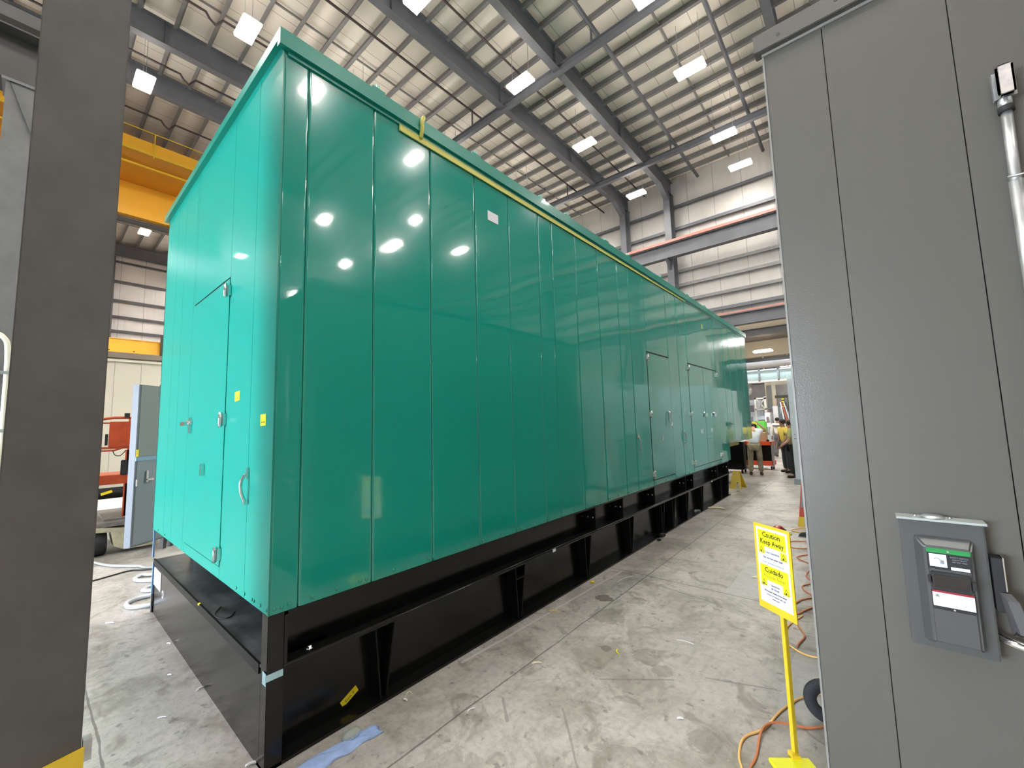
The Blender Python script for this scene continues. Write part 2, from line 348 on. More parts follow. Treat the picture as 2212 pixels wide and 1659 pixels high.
# roof beams (rigid frames run away from the camera), columns on the rear wall
FR = {-35.6: 'at the far left wall', -29.5: 'in the far left bay', -22.5: 'beyond the crane girder', -16.1: 'just in front of the crane girder, upper left', -13.5: 'next to the green enclosure roof, upper left', -7.3: 'left one of the pair over the green enclosure', -4.75: 'right one of the pair over the aisle', 1.2: 'above the grey enclosure', 7.1: 'right of the aisle', 12.9: 'right of the aisle, second', 19.5: 'in the bay on the right', 26.0: 'in the far right bay', 32.5: 'near the right wall'}
for x, wh in FR.items():
    mb = MB().ibeam_y(x, 14.0, 14.80, YF, YB, 0.26)
    for yy in (-9, -4, 1.2, 5.4, 10.2, 15.2): mb.box(x - 0.12, x + 0.12, yy, yy + 0.014, 14.02, 14.78)
    struct(mb.build('roof_beam', BEAM), 'deep dark grey roof beam ' + wh, 'roof beam')
    mb = MB().box(x - 0.17, x + 0.17, YB - 0.85, YB - 0.82, 0, 14.0).box(x - 0.17, x + 0.17, YB - 0.24, YB - 0.21, 0, 14.0).box(x - 0.01, x + 0.01, YB - 0.82, YB - 0.24, 0, 14.0).prism([(x - 0.13, YB - 0.85, 14.0), (x - 0.13, YB - 1.9, 14.02), (x - 0.13, YB - 0.85, 13.5)], (0.26, 0, 0))
    struct(mb.build('steel_column', BEAM), 'grey steel wall column under the roof beam ' + wh, 'column')
# cross struts, sprinkler pipes, rods
for yy, wh in ((-6.0, 'nearest the front'), (10.45, 'crossing mid roof'), (17.7, 'crossing nearest the rear wall')):
    struct(MB().ibeam_x(yy, 13.86, 14.14, XL, XR, 0.18, tf=0.02).box(-9.05, -8.99, yy - 0.02, yy + 0.02, 14.1, 14.8).box(-3.4, -3.34, yy - 0.02, yy + 0.02, 14.1, 14.8).box(-22.0, -21.94, yy - 0.02, yy + 0.02, 14.1, 14.8).build('roof_strut', BEAM), 'dark strut beam under the roof ' + wh, 'strut')
for x, r, wh, mm in ((-25.5, 0.035, 'at the far left', PIPE), (-18.2, 0.035, 'beyond the crane', PIPE), (-14.9, 0.035, 'between the two left roof beams', PIPE), (-11.6, 0.035, 'over the green enclosure door end', PIPE), (-8.55, 0.04, 'left of the beam pair', PIPE), (-6.0, 0.035, 'between the beam pair', PIPE), (-3.15, 0.075, 'thick one right of the beam pair', BEAM), (-0.2, 0.07, 'by the grey enclosure', BEAM), (4.2, 0.06, 'right of the aisle', BEAM)):
    yj = 0.35 + (x % 1.7)
    if x in (-18.2, -14.9, -11.6):
        pts = [(x, YF, 14.35), (x, 1.7, 14.35), (x, 1.85, 14.35), (x + 0.0, 1.95, 14.20), (x, 2.1, 14.10), (x, 2.2, 14.25), (x, 2.3, 14.4), (x, 2.5, 14.4), (x, YB - 0.3, 14.4)]
    else: pts = [(x, YF, 14.3), (x, 21.0, 14.3)]
    tag(MB().tube(pts, r, 8).build('sprinkler_pipe', mm), 'dark pipe running under the roof ' + wh, 'pipe', 'pipes under the roof')
for x in (-1.7, 2.2, -10.3, -11.9, -24.5, -27.5, -31):
    struct(MB().box(x - 0.025, x + 0.025, YF, YB - 0.3, 14.86, 14.91).build('sag_rod', PURL), 'thin sag bar joining the purlins, one of several', 'sag bar')['group'] = 'sag bars between purlins'
# wall girts
for z, wh in ((13.35, 'highest of them'), (12.1, 'second from the top'), (9.72, 'just under the upper runway beam'), (8.95, 'third from the bottom'), (8.1, 'second from the bottom'), (7.3, 'lowest of them')):
    struct(MB().box(XL, XR, YB - 0.2, YB - 0.005, z, z + 0.014).box(XL, XR, YB - 0.21, YB - 0.195, z - 0.14, z + 0.02).build('wall_girt', PURL if z in (9.72, 8.95, 8.1) else BEAM), 'grey horizontal girt on the rear wall, ' + wh, 'girt')
for z, wh in ((13.8, 'topmost of them'), (12.4, 'second from the top'), (11.05, 'third from the top'), (9.9, 'middle one'), (8.9, 'second above the orange beam'), (7.9, 'just above the orange beam')):
    struct(MB().box(XL + 0.005, XL + 0.2, YF, YB - 0.9, z, z + 0.02).box(XL + 0.19, XL + 0.21, YF, YB - 0.9, z - 0.14, z + 0.02).build('wall_girt', BEAM), 'dark horizontal girt on the left wall, ' + wh, 'girt')
for yy in (-7.5, 1.9, 11.3):
    struct(MB().box(XL + 0.21, XL + 0.55, yy, yy + 0.35, 0, 14.0).build('wall_post', BEAM), 'grey steel post against the left wall, one of three alike', 'post')['group'] = 'posts on the left wall'
# runway beams on the rear wall
t = empty('crane_runway_beam', (-9, 20.3, 10.2), 'deep grey runway beam with a reddish rail high on the rear wall', 'runway beam')
MB().ibeam_x(20.35, 10.1, 10.85, XL + 1, XR - 1, 0.34, tf=0.03).build('beam', BEAM, t)
MB().box(XL + 1, XR - 1, 20.14, 20.22, 10.88, 11.0).box(XL + 1, XR - 1, 20.12, 20.24, 10.86, 10.885).build('conductor_rail', PINK, t)
for x in FR: MB().prism([(x - 0.06, 20.76, 10.08), (x - 0.06, 20.15, 10.08), (x - 0.06, 20.76, 9.6)], (0.12, 0, 0)).build('bracket', BEAM, t)
t = empty('crane_runway_beam', (-9, 20.3, 6.1), 'grey runway beam with a thin red rail low on the rear wall above the opening', 'runway beam')
MB().ibeam_x(20.5, 6.05, 6.62, XL + 1, XR - 1, 0.34, tf=0.03).build('beam', BEAM, t)
MB().box(XL + 1, XR - 1, 20.32, 20.36, 6.63, 6.70).build('conductor_rail', PINK, t)
struct(MB().ibeam_x(21.0, 5.55, 5.85, -8.6, 3.2, 0.25).build('trim_1', COLB), 'lighter header beam across the top of the rear opening', 'beam')
struct(MB().box(-8.6, 3.2, 21.3, 21.6, 5.85, 6.2).build('trim_2', BEIGE), 'beige lintel of the rear opening', 'lintel')

# ------------------------------------------------------------------ lamps
def make_lamp():
    t = empty('high_bay_light', (0, 0, 0))
    MB().box(-0.46, 0.46, -0.24, 0.24, 0.03, 0.10, 0.02).build('housing', WHITE, t)
    MB().box(-0.44, 0.44, -0.22, 0.22, 0.0, 0.03).build('lens', LAMPM, t)
    MB().box(-0.40, 0.40, -0.19, 0.19, 0.10, 0.108).build('added_uplight', LAMPU, t)
    for sx in (-0.35, 0.35): MB().box(sx - 0.006, sx + 0.006, -0.006, 0.006, 0.10, 1.85).build('hanger', STEEL, t)
    return t
LX = [(-1.0, 9.4, 'cut by the top edge, right of the roof beam pair'), (-1.0, 12.65, 'left of the grey enclosure, nearest of three'), (-1.0, 16.9, 'left of the grey enclosure, middle of three'), (-0.95, 19.6, 'left of the grey enclosure, farthest of three'),
      (-5.7, 5.3, 'cut by the top edge, between the roof beam pair'), (-5.5, 9.3, 'between the roof beam pair, nearest whole one'), (-5.5, 13.5, 'between the roof beam pair, middle one'), (-5.5, 18.6, 'between the roof beam pair, nearest the rear wall'),
      (-10.1, 2.55, 'above the corner of the green enclosure'), (-14.6, 0.9, 'left of the green enclosure above the crane'), (-28.0, 2.7, 'small and far, below the orange crane girder')]
EX = [(-1, 5.2), (-1, 1), (-1, -3.3), (-1, -7.4), (-1, -11.8), (-5.5, 1), (-5.5, -3.3), (-5.5, -7.4), (-5.5, -11.8), (-10.1, -1.9), (-10.1, -6.2), (-10.1, -10.4), (-14.6, -3.3), (-14.6, -7.7), (-28, -7.5), (-24, 9), (-28, 13), (-17, 14),
      (-10.6, 6.2), (-10.6, 10.6), (-10.1, 15.0), (-10.1, 19), (-14.6, 5.2), (-14.6, 9.3), (3.5, 1), (3.5, 5.2), (3.5, 9.3), (3.5, 13.5), (3.5, 17.6), (3.5, -3.3), (3.5, -7.4), (3.5, -11.8), (10, -6), (10, 0), (9, 16), (-32, 6), (-32, -4), (-24, -4), (-24, 4.6), (-31, 12), (11.0, 4.8), (19.6, 9.3), (23.7, 12.5), (11.2, 9.2), (16, 12.5), (19.8, 13.3), (17.1, 17.1), (32, 12.7), (30, 13.6), (19.6, 1), (28, 1), (25, 6)]  # unseen lamps; the far left ones are added to brighten the left wall
lamp0 = make_lamp(); first = True
for (x, y, wh) in LX + [(a, b, None) for a, b in EX]:
    o = lamp0 if first else copy_tree(lamp0); first = False
    o.location = (x, y, 13.2); tag(o, ('bright rectangular high bay lamp ' + wh) if wh else 'unseen rectangular high bay lamp lighting the hall', 'ceiling light', 'high bay lamps under the roof')

# ------------------------------------------------------------------ orange bridge crane
t = empty('bridge_crane', (-20, 2, 11.4), 'orange bridge crane girder with yellow handrail, high at the left', 'crane')
MB().box(-21.9, -21.76, YF + 1, 20.3, 11.5, 13.05).box(-22.9, -21.9, YF + 1, 20.3, 11.5, 11.56).build('girder', ORG, t)
MB().box(-21.76, -18.78, YF + 1, 20.3, 13.0, 13.05).build('walkway', ORGSH, t)
MB().box(-18.80, -18.76, YF + 1, 20.3, 13.0, 13.55).build('fascia', ORG, t)
MB().box(-18.74, -18.70, YF + 1, 20.3, 13.0, 13.05).box(-19.66, -19.6, YF + 1, 20.3, 12.86, 12.92).build('edge_angle', YEL, t)
MB().box(-18.74, -18.71, YF + 1, 20.3, 13.94, 13.97).build('handrail', YEL, t)
for yy in (-6, -1.2, 1.75, 4.7, 9): MB().box(-18.74, -18.70, yy, yy + 0.03, 12.9, 13.95).build('handrail_post', YEL, t)
MB().box(-22.3, -22.0, YF + 1, 20.3, 11.28, 11.42).build('cable_track', DARK, t)
# low orange girder on posts
t = empty('orange_girder', (-16, 1, 0), 'yellow-orange steel girder crossing above the cream enclosure', 'girder')
MB().ibeam_y(-16, 4.42, 4.88, -5, 8, 0.2, tw=0.16).build('beam', ORG, t)
for yy in (-4.8, 7.6): MB().box(-16.1, -15.9, yy, yy + 0.2, 0, 4.42).build('post', BEAM, t)
MB().box(-15.88, -15.74, 1.86, 1.96, 4.2, 5.1).build('end_stop', DARK, t)
for yy in (0.6, 1.2): MB().tube([(-15.89, yy, 4.47), (-15.87, yy, 4.47)], 0.02, 8).build('bolt_and_lit_hole', DARK, t)

# ------------------------------------------------------------------ green generator enclosure
G = empty('generator_enclosure', (-1.6, 5, 0), 'huge glossy green steel enclosure on a black skid, filling the middle', 'generator enclosure')
zt, zb, zo = 4.10, 0.77, 1.15
W, LY, LYO = 3.2, 9.8, 12.35
seams = [0.0, 0.15, 0.60, 1.09, 1.58, 2.03, 2.51, 2.76, 3.24, 3.77, 4.32, 4.68]
d1 = (5.21, 6.13); d2 = (7.12, 9.03)
def side_panel(y0, y1, z0, z1, tilt=0.0, w2=0.0):
    g = 0.0025
    a = math.tan(tilt) * (y1 - y0)
    mb = MB()
    nz = 10; rng = random.Random(int(y0 * 991))
    # gently oil-canned face: 2 columns x 10 rows of quads
    ny = 4; us = [0.0, 0.004 / (y1 - y0), 0.012 / (y1 - y0), 0.25, 0.5, 0.75, 1 - 0.012 / (y1 - y0), 1 - 0.004 / (y1 - y0), 1.0]; ny = 8; dp = [0.006, 0.0015, 0, 0, 0, 0, 0, 0.0015, 0.006]; ph = rng.uniform(0, 6.28); am = 0.0012
    def X(u, v): return a * (u - 0.5)
    front = [[mb.bm.verts.new((X(us[i], j / nz) - dp[i], y0 + g + (y1 - y0 - 2 * g) * us[i], z0 + (z1 - z0) * j / nz)) for j in range(nz + 1)] for i in range(ny + 1)]
    for i in range(ny):
        for j in range(nz):
            f = mb.bm.faces.new((front[i][j], front[i + 1][j], front[i + 1][j + 1], front[i][j + 1])); f.smooth = i in (0, 1, 6, 7)
    mb.box(-0.05, -0.0085, y0 + g, y1 - g, z0, z1)
    return mb.build('side_panel', GREEN, G)
for i in range(len(seams) - 1):
    side_panel(seams[i], seams[i + 1], zb, zt - 0.02, random.uniform(-0.003, 0.003) if i > 5 else 0)
side_panel(4.68, d1[0], zb, zt - 0.02, 0.002)
side_panel(d1[0], d1[1], 2.79, zt - 0.02); side_panel(d1[0], d1[1], zb, 0.84)
side_panel(d1[1], 6.63, zb, zt - 0.02, -0.003); side_panel(6.63, d2[0], zb, zt - 0.02, 0.002)
side_panel(d2[0], d2[1], 2.79, zt - 0.02); side_panel(d2[0], d2[1], zb, 0.85)
side_panel(d2[1], LY, zb, zt - 0.02)
for a, b in ((LY, 10.35), (10.35, 11.1), (11.1, 11.75), (11.75, LYO)): side_panel(a, b, zo, zt - 0.02, random.uniform(-0.004, 0.004))
# inner shell
MB().box(-W + 0.02, -0.012, 0.02, LY, zb + 0.01, zt - 0.03).box(-W + 0.02, -0.012, LY, LYO - 0.01, zo, zt - 0.03).box(-W, -W + 0.02, 0.0, LY, zb, zt - 0.03).build('shell', GREEND, G)
MB().prism([(-0.3, LY + 0.3, zo), (-W + 0.3, LY + 0.3, zo), (-W + 0.3, LYO - 0.25, zo), (-0.3, LYO - 0.25, zo)], (0, 0, -0.16)).build('discharge_duct', YELREFL, G)
# end panels (facing the camera on the left)
ed = (-1.87, -0.88)
es = [-W, -2.69, -2.36, -1.93]
def end_panel(x0, x1, z0, z1):
    g = 0.002
    return MB().box(x0 + g, x1 - g, 0.0, 0.03, z0, z1).build('end_panel', GREENE, G)
for a, b in zip(es, es[1:]): end_panel(a, b, zb, zt - 0.02)
end_panel(-1.93, ed[0], zb, zt - 0.02); end_panel(ed[0], ed[1], 2.84, zt - 0.02); end_panel(ed[0], ed[1], zb, 0.845)
end_panel(ed[1], -0.385, zb, zt - 0.02); end_panel(-0.385, 0.0, zb, zt - 0.02)
# roof and eave trim
MB().box(-W - 0.04, -0.01, 0.0, LYO + 0.03, zt, zt + 0.025).build('roof', GREEND, G)
MB().box(-0.01, 0.032, -0.035, LYO + 0.03, zt - 0.07, zt + 0.035).box(-W - 0.045, -0.01, -0.035, 0.0, zt - 0.03, zt + 0.035).box(0.0, 0.012, 0.02, LYO, zt - 0.10, zt - 0.07).build('eave_trim', GREEND, G)
lug = MB().tube([(0.0, 0.0, zt + 0.03), (0, 0, zt + 0.09)], [0.03, 0.02], 8).box(-0.03, 0.03, -0.05, 0.05, zt + 0.03, zt + 0.055).build('roof_lug', GREEND, G)
for i, yy in enumerate((0.618, 1.594, 2.576, 3.084, 4.03, 4.71, 5.98, 7.36, 8.5)):
    (lug if i == 0 else part_copy(lug, (0, 0, 0))).location.y = yy
# corner strip
MB().box(-0.006, 0.003, -0.003, 0.006, zb, zt - 0.03).build('corner_strip', GREEND, G)
# rivets along the lower edge
rv = MB().lathe((0.0, 0.0, 0.0), (1, 0, 0), [(0.010, 0.0), (0.010, 0.003), (0.006, 0.007), (0.0, 0.008)], 10).build('rivet', GREEND, G, local=True)
rl = []
for y in [0.03, 0.065, 0.105, 0.225, 0.37, 0.52, 0.56, 0.76, 1.05, 1.09, 1.33, 1.56, 1.6, 1.83, 2.05, 2.09, 2.3, 2.5, 2.54, 2.74, 2.78, 3.0, 3.25, 3.29, 3.52, 3.78, 3.82, 4.05, 4.32, 4.36, 4.6, 4.75, 5.0, 5.3, 5.7, 6.2, 6.6, 6.8, 7.3, 8.0, 8.8, 9.4]: rl.append((0.0, y, zb + 0.028))
first = True
for p in rl:
    o = rv if first else rv.copy()
    if not first: C.objects.link(o)
    first = False; o.location = Vector(p) - WORLD[G.name]
rv2 = MB().lathe((0, 0, 0), (0, -1, 0), [(0.010, 0.0), (0.010, 0.003), (0.006, 0.007), (0.0, 0.008)], 10).build('rivet', GREEND, G, local=True)
first = True
for x in (-0.02, -0.115, -0.21, -0.245, -0.37, -0.52, -2.9, -2.6):
    o = rv2 if first else rv2.copy()
    if not first: C.objects.link(o)
    first = False; o.location = Vector((x, 0, zb + 0.028)) - WORLD[G.name]
# the end door
def hinge_y(par, y, z, s=1.0):
    MB().box(0.0, 0.022, y - 0.035, y + 0.03, z - 0.04, z + 0.04, 0.004).tube([(0.028, y - 0.005, z - 0.05), (0.028, y - 0.005, z + 0.05)], 0.011, 10).box(0, 0.014, y + 0.03, y + 0.055, z - 0.03, z + 0.03).build('hinge', CHROME, par)
def hinge_x(par, x, z):
    MB().box(x - 0.03, x + 0.028, -0.022, 0.0, z - 0.04, z + 0.04, 0.004).tube([(x + 0.0, -0.03, z - 0.05), (x + 0.0, -0.03, z + 0.05)], 0.012, 10).build('hinge', CHROME, par)
D = MB().box(ed[0] + 0.005, ed[1] - 0.005, -0.003, 0.03, 0.852, 2.832).build('door', GREENE, G)
MB().box(ed[0] - 0.004, ed[1] + 0.002, 0.0, 0.02, 2.832, 2.847).box(ed[1] - 0.004, ed[1] + 0.002, 0.002, 0.02, 0.845, 2.84).build('door_gap', INK, G)
for z in (2.74, 1.83, 0.935): hinge_x(D, ed[1], z)
MB().lathe((-1.80, 0, 1.83), (0, -1, 0), [(0.035, 0), (0.035, 0.012), (0.018, 0.02), (0.014, 0.045), (0, 0.046)], 18).box(-1.95, -1.78, -0.052, -0.035, 1.805, 1.835, 0.004).box(-1.81, -1.77, -0.02, -0.0, 1.74, 1.87, 0.004).build('handle', CHROME, D)
MB().box(-1.36, -1.33, -0.03, 0.0, 1.42, 1.51, 0.004).box(-1.375, -1.36, -0.02, 0, 1.44, 1.49).build('keeper', CHROME, D)
MB().box(-0.382, -0.362, -0.012, 0, 1.46, 1.53, 0.003).tube(smooth_path([(-0.372, -0.02, 1.49), (-0.372, -0.04, 1.44), (-0.372, -0.035, 1.38), (-0.372, -0.015, 1.325)]), 0.009, 10).box(-0.382, -0.362, -0.025, 0, 1.31, 1.335, 0.003).build('door_stay', CHROME, G)
# side doors
def side_door(y0, y1, hy, leaf2=False):
    d = MB().box(-0.03, 0.004, y0 + 0.006, y1 - 0.006, 0.855, 2.775).build('door', GREEN, G)
    MB().box(-0.012, 0.0015, y0 - 0.006, y1 + 0.004, 2.775, 2.80).box(-0.012, 0.0015, y0 - 0.005, y0 + 0.006, 0.84, 2.79).box(-0.012, 0.0015, y0, y1, 0.842, 0.856).build('door_gap', INK, G)
    for z in (2.70, 1.83, 0.945): hinge_y(d, y0, z)
    return d
da = side_door(*d1, d1[0]); db = side_door(*d2, d2[0])
for z in (2.70, 0.95): hinge_y(db, d2[1], z)
MB().lathe((0.0, 5.98, 1.86), (1, 0, 0), [(0.03, 0), (0.03, 0.012), (0.015, 0.02), (0.013, 0.045), (0, 0.046)], 14).tube(smooth_path([(0.03, 5.93, 1.88), (0.035, 5.92, 1.7), (0.035, 5.98, 1.64), (0.035, 6.04, 1.7), (0.03, 6.03, 1.88)]), 0.007, 8).build('handle', CHROME, da)
MB().box(0, 0.022, 5.62, 5.65, 1.42, 1.52, 0.004).build('keeper', CHROME, da)
for yy, nm in ((7.95, 'handle'), (8.62, 'handle')): MB().lathe((0.0, yy, 1.85), (1, 0, 0), [(0.03, 0), (0.03, 0.012), (0.015, 0.02), (0.013, 0.045), (0, 0.046)], 14).box(0.03, 0.045, yy - 0.02, yy + 0.09, 1.78, 1.86, 0.004).build(nm, CHROME, db)
for yy in (7.72, 8.42): MB().box(0, 0.022, yy, yy + 0.03, 1.45, 1.54, 0.004).build('keeper', CHROME, db)
MB().box(-0.002, 0.0055, 8.03, 8.037, 0.86, 2.77).build('leaf_gap', INK, db)
for yy in (4.70, 6.64): MB().box(0, 0.012, yy, yy + 0.03, 1.50, 1.56, 0.003).tube(smooth_path([(0.02, yy + 0.015, 1.53), (0.04, yy + 0.03, 1.44), (0.03, yy + 0.05, 1.34)]), 0.008, 8).box(0, 0.03, yy + 0.035, yy + 0.06, 1.31, 1.335).build('door_stay', CHROME, G)
# stickers on the body
MB().box(0.0015, 0.003, 1.745, 1.885, 3.61, 3.70).build('paper_sticker', PAPER, G)
# skid
MB().box(-0.16, -0.14, 0.08, 9.55, 0.5, zb).box(-0.14, 0.0, 0.08, 9.55, zb - 0.02, zb - 0.002).build('skid_web', BLACK, G)
MB().box(-0.14, 0.0, 0.08, 9.55, 0.485, 0.50).box(-0.012, 0.0, 0.08, 9.55, 0.468, 0.486).tube([(-0.004, 0.08, 0.488), (-0.004, 9.55, 0.488)], 0.010, 8).build('skid_flange', BLACK, G)
MB().box(-2.95, -0.11, 0.02, 9.5, 0.03, 0.486).box(-2.95, -0.165, 0.36, 9.5, 0.5, zb).build('fuel_tank', BLACK, G)
MB().box(-0.12, 0.0, 0.0, 9.55, 0.0, 0.018).box(-0.115, -0.10, 0.02, 9.55, 0.0, 0.05).build('tank_foot_rail', BLACK, G)
MB().box(-0.085, 0.0, 0.0, 0.085, 0.0, zb, 0.002).box(-0.012, 0.0, 0.08, 0.10, 0.5, zb).build('corner_post', BLACK, G)
MB().box(-3.0, -2.96, 0.0, 0.1, 0.0, 0.47).box(-3.08, -3.0, 0.3, 0.4, 0.4, zb).box(-3.0, -2.55, 0.34, 0.40, 0.5, zb).build('corner_post', BLACK, G)
MB().box(-3.0, -0.085, 0.0, 0.36, 0.487, 0.50).build('end_shelf', BLACKD, G)
MB().box(-3.02, -0.10, -0.006, 0.006, 0.452, 0.505).build('shelf_lip', BLKM, G)
MB().box(-3.0, -0.08, 0.0, 0.012, 0.0, 0.47).build('tank_end_plate', BLACK, G)
for i_, p_ in enumerate((0.776, 2.151, 3.342, 4.473, 5.58, 6.05, 6.72, 7.59, 8.93, 9.5)):
    mb = MB()
    for (yt, yb_) in ((p_ - 0.150, p_ - 0.10), (p_ - 0.012, p_ - 0.062)):
        mb.prism([(-0.11, yt, 0.468), (0.0, yt, 0.468), (-0.02, yb_, 0.018), (-0.11, yb_, 0.018)], (0, 0.010, 0))
    if i_ == 1: mb.box(-0.11, 0.0, p_ - 0.14, p_ - 0.01, 0.36, 0.37)
    mb.build('gusset', BLKM, G)
for p_ in (3.46, 4.17, 5.22, 6.60, 7.02, 8.60, 9.50):
    bkt = MB().box(-0.142, 0.0, p_ - 0.012, p_, 0.50, zb - 0.02).box(-0.142, 0.0, p_ - 0.016, p_, 0.565, 0.575).box(-0.142, 0.0, p_ - 0.016, p_, 0.69, 0.70).build('stiffener', BLKM, G)
    for x_ in (-0.105, -0.04): MB().lathe((x_, p_ - 0.012, 0.635), (0, -1, 0), [(0.013, 0), (0.013, 0.004), (0.0, 0.005)], 12).build('bolt_and_lit_hole', CHROME, bkt)  # chrome discs stand for light showing through the stiffener holes
MB().lathe((-0.05, 0.24, 0.5), (0, 0, 1), [(0.019, 0), (0.019, 0.003), (0.012, 0.004), (0.012, 0.016), (0, 0.017)], 6).build('anchor_bolt', CHROME, G)
# trims on the skid's far left end
MB().box(-3.125, -3.10, -0.004, 0.01, 0.50, zb).box(-3.035, -3.012, -0.012, 0.004, 0.17, 0.47).build('edge_film', BLUEF, G)
st = MB().box(-3.035, -3.0, -0.012, 0.0, 0.0, 0.17)
st.build('perforated_strip', BLACKD, G)
MB().tube([(-2.56, -0.003, 0.27), (-2.56, 0.0, 0.27)], 0.034, 20).build('tank_plug', WHITE, G)
MB().tube([(-2.56, -0.005, 0.27), (-2.56, -0.001, 0.27)], 0.020, 16).build('tank_plug_hole', DARK, G)
ch = MB()
for i in range(9): ch.blob((-2.86, 0.30, 0.52 + i * 0.027), (0.009, 0.009, 0.015), 8)
ch.build('chain', CHROME, G)

# papers, notes, tapes stuck on the enclosure
tag(MB().box(-2.97, -2.66, -0.004, -0.001, 0.27, 0.435).build('paper_sheet', PAPER, loc=(-2.8, 0, 0.35)), 'white paper sheet taped on the black tank end, far left', 'paper')
tag(MB().box(-0.045, 0.003, -0.005, -0.0035, 0.425, 0.487).box(0.0012, 0.0025, -0.005, 0.08, 0.444, 0.478).build('tape_strip', BTAPE, loc=(0, 0, 0.45)), 'pale blue tape wrapped round the black skid corner', 'tape')
def note(c, w, h, xd, yd, nrm, txt, label, rot=0.0, sz=0.3, m=NOTE):
    xd, yd, nrm = Vector(xd), Vector(yd), Vector(nrm); c = Vector(c)
    x2 = xd * math.cos(rot) + yd * math.sin(rot); y2 = yd * math.cos(rot) - xd * math.sin(rot)
    t = empty('sticky_note', c, label, 'note', 'yellow notes')
    MB().obox(c - x2 * w / 2 - y2 * h / 2, x2 * w, y2 * h, nrm * 0.0015).build('sheet', m, t)
    text(txt, h * sz, c + nrm * 0.002 - y2 * h * 0.28, x2, y2, INK, t, 'handwriting')
    return t
note((-0.632, -0.001, 1.975), 0.10, 0.062, (1, 0, 0), (0, 0, 1), (0, -1, 0), 'oil fill', 'yellow paper note stuck right of the green end door', 0.06)
note((-0.155, -0.001, 1.808), 0.083, 0.066, (1, 0, 0), (0, 0, 1), (0, -1, 0), 'batt kit', 'yellow paper note nearest the bright corner of the green end wall', 0.03)
note((-0.1095, 0.515, 0.085), 0.115, 0.042, (0, 1, 0), (0, 0, 1), (1, 0, 0), 'Sum 7', 'yellow handwritten strip stuck low on the black tank side', 0.5, 0.65)
tag(MB().blob((-1.32, 0.0, 0.50), (0.018, 0.012, 0.010), 8).build('yellow_scrap', NOTE, loc=(-1.32, 0, 0.5)), 'tiny yellow scrap on the lip of the black end shelf', 'scrap')
tag(MB().tube(smooth_path([(-1.12, 0.08, 0.504), (-1.02, 0.02, 0.504), (-0.92, 0.02, 0.504), (-0.88, 0.07, 0.504), (-0.95, 0.12, 0.504)]), 0.005, 6).build('cable_offcut', RUBBER, loc=(-1, 0.06, 0.5)), 'short curled black cable on the dusty end shelf', 'cable')
for y_, lb in ((2.594, 'tiny white sticker on the skid ledge, middle of its length'), (8.127, 'tiny white sticker on the far end of the skid ledge')):
    tag(MB().box(0.0065, 0.009, y_ - 0.025, y_ + 0.025, 0.466, 0.492).build('ledge_sticker', PAPER, loc=(0, y_, 0.48)), lb, 'sticker')
# yellow strap along the eave
t = empty('yellow_strap', (0.02, 4, 3.98), 'long yellow strap along the top edge of the green enclosure', 'strap')
MB().prism([(0.006, 0.80, 3.95), (0.006, 7.18, 3.985), (0.006, 7.18, 4.005), (0.006, 0.80, 4.0)], (0.010, 0, 0)).build('webbing', TAPEY, t)
MB().tube(smooth_path([(0.018, 0.99, 3.985), (0.042, 0.985, 4.06), (0.045, 0.98, 4.10), (0.04, 1.0, 4.15), (0.0, 1.02, 4.16), (-0.06, 1.03, 4.145)]), 0.016, 8).build('hook', TAPEY, t)
tag(MB().box(0.002, 0.005, 8.18, 8.24, 3.62, 3.72).build('yellow_tag', TAPEY, loc=(0, 8.2, 3.67)), 'small yellow tag high on the far part of the green side', 'tag')

# ------------------------------------------------------------------ grey enclosure on the right
E0 = empty('grey_enclosure', (4.2, 4, 0), 'tall grey panelled steel enclosure filling the right edge', 'enclosure')
ex, ey, eh = 2.255, 1.2, 3.375
xs = [ex, 2.465, 2.815, 3.17, 3.55, 3.95, 4.35, 4.75, 5.2]
for a, b in zip(xs, xs[1:]):
    MB().box(a + 0.0015, b - 0.0015, ey, ey + 0.04, 0.25, eh).build('wall_panel', GREYENC, E0)
ys = [1.2 + 0.55 * i for i in range(1, 11)] + [7.0]
yp = 1.24
for b in ys:
    MB().box(ex, ex + 0.04, yp + 0.001, b - 0.001, 0.25, eh).build('wall_panel', GREYENC, E0); yp = b
MB().box(ex + 0.02, 5.2, ey + 0.03, 7.0, 0.25, eh - 0.01).build('shell', GREYENC, E0)
MB().box(ex - 0.03, 5.25, ey - 0.035, ey + 0.02, eh, eh + 0.085, 0.003).box(ex, ex + 0.03, ey + 0.02, 7.03, eh, eh + 0.085).box(ex, 5.2, ey, 7.0, eh, eh + 0.06).build('roof_flange', GREYENC, E0)
MB().box(ex - 0.005, 5.2, ey - 0.008, ey + 0.001, eh - 0.012, eh + 0.001).box(ex - 0.004, ex + 0.003, ey - 0.004, ey + 0.003, 0.25, eh).build('edge_bead', BEADG, E0)
MB().box(ex + 0.06, 5.15, ey + 0.05, 6.95, 0.0, 0.25).build('plinth', BLACK, E0)
MB().tube([(2.32, ey - 0.037, eh + 0.035), (2.32, ey - 0.033, eh + 0.035)], 0.008, 10).tube([(2.52, ey - 0.037, eh + 0.05), (2.52, ey - 0.033, eh + 0.05)], 0.008, 10).build('flange_hole', DARK, E0)
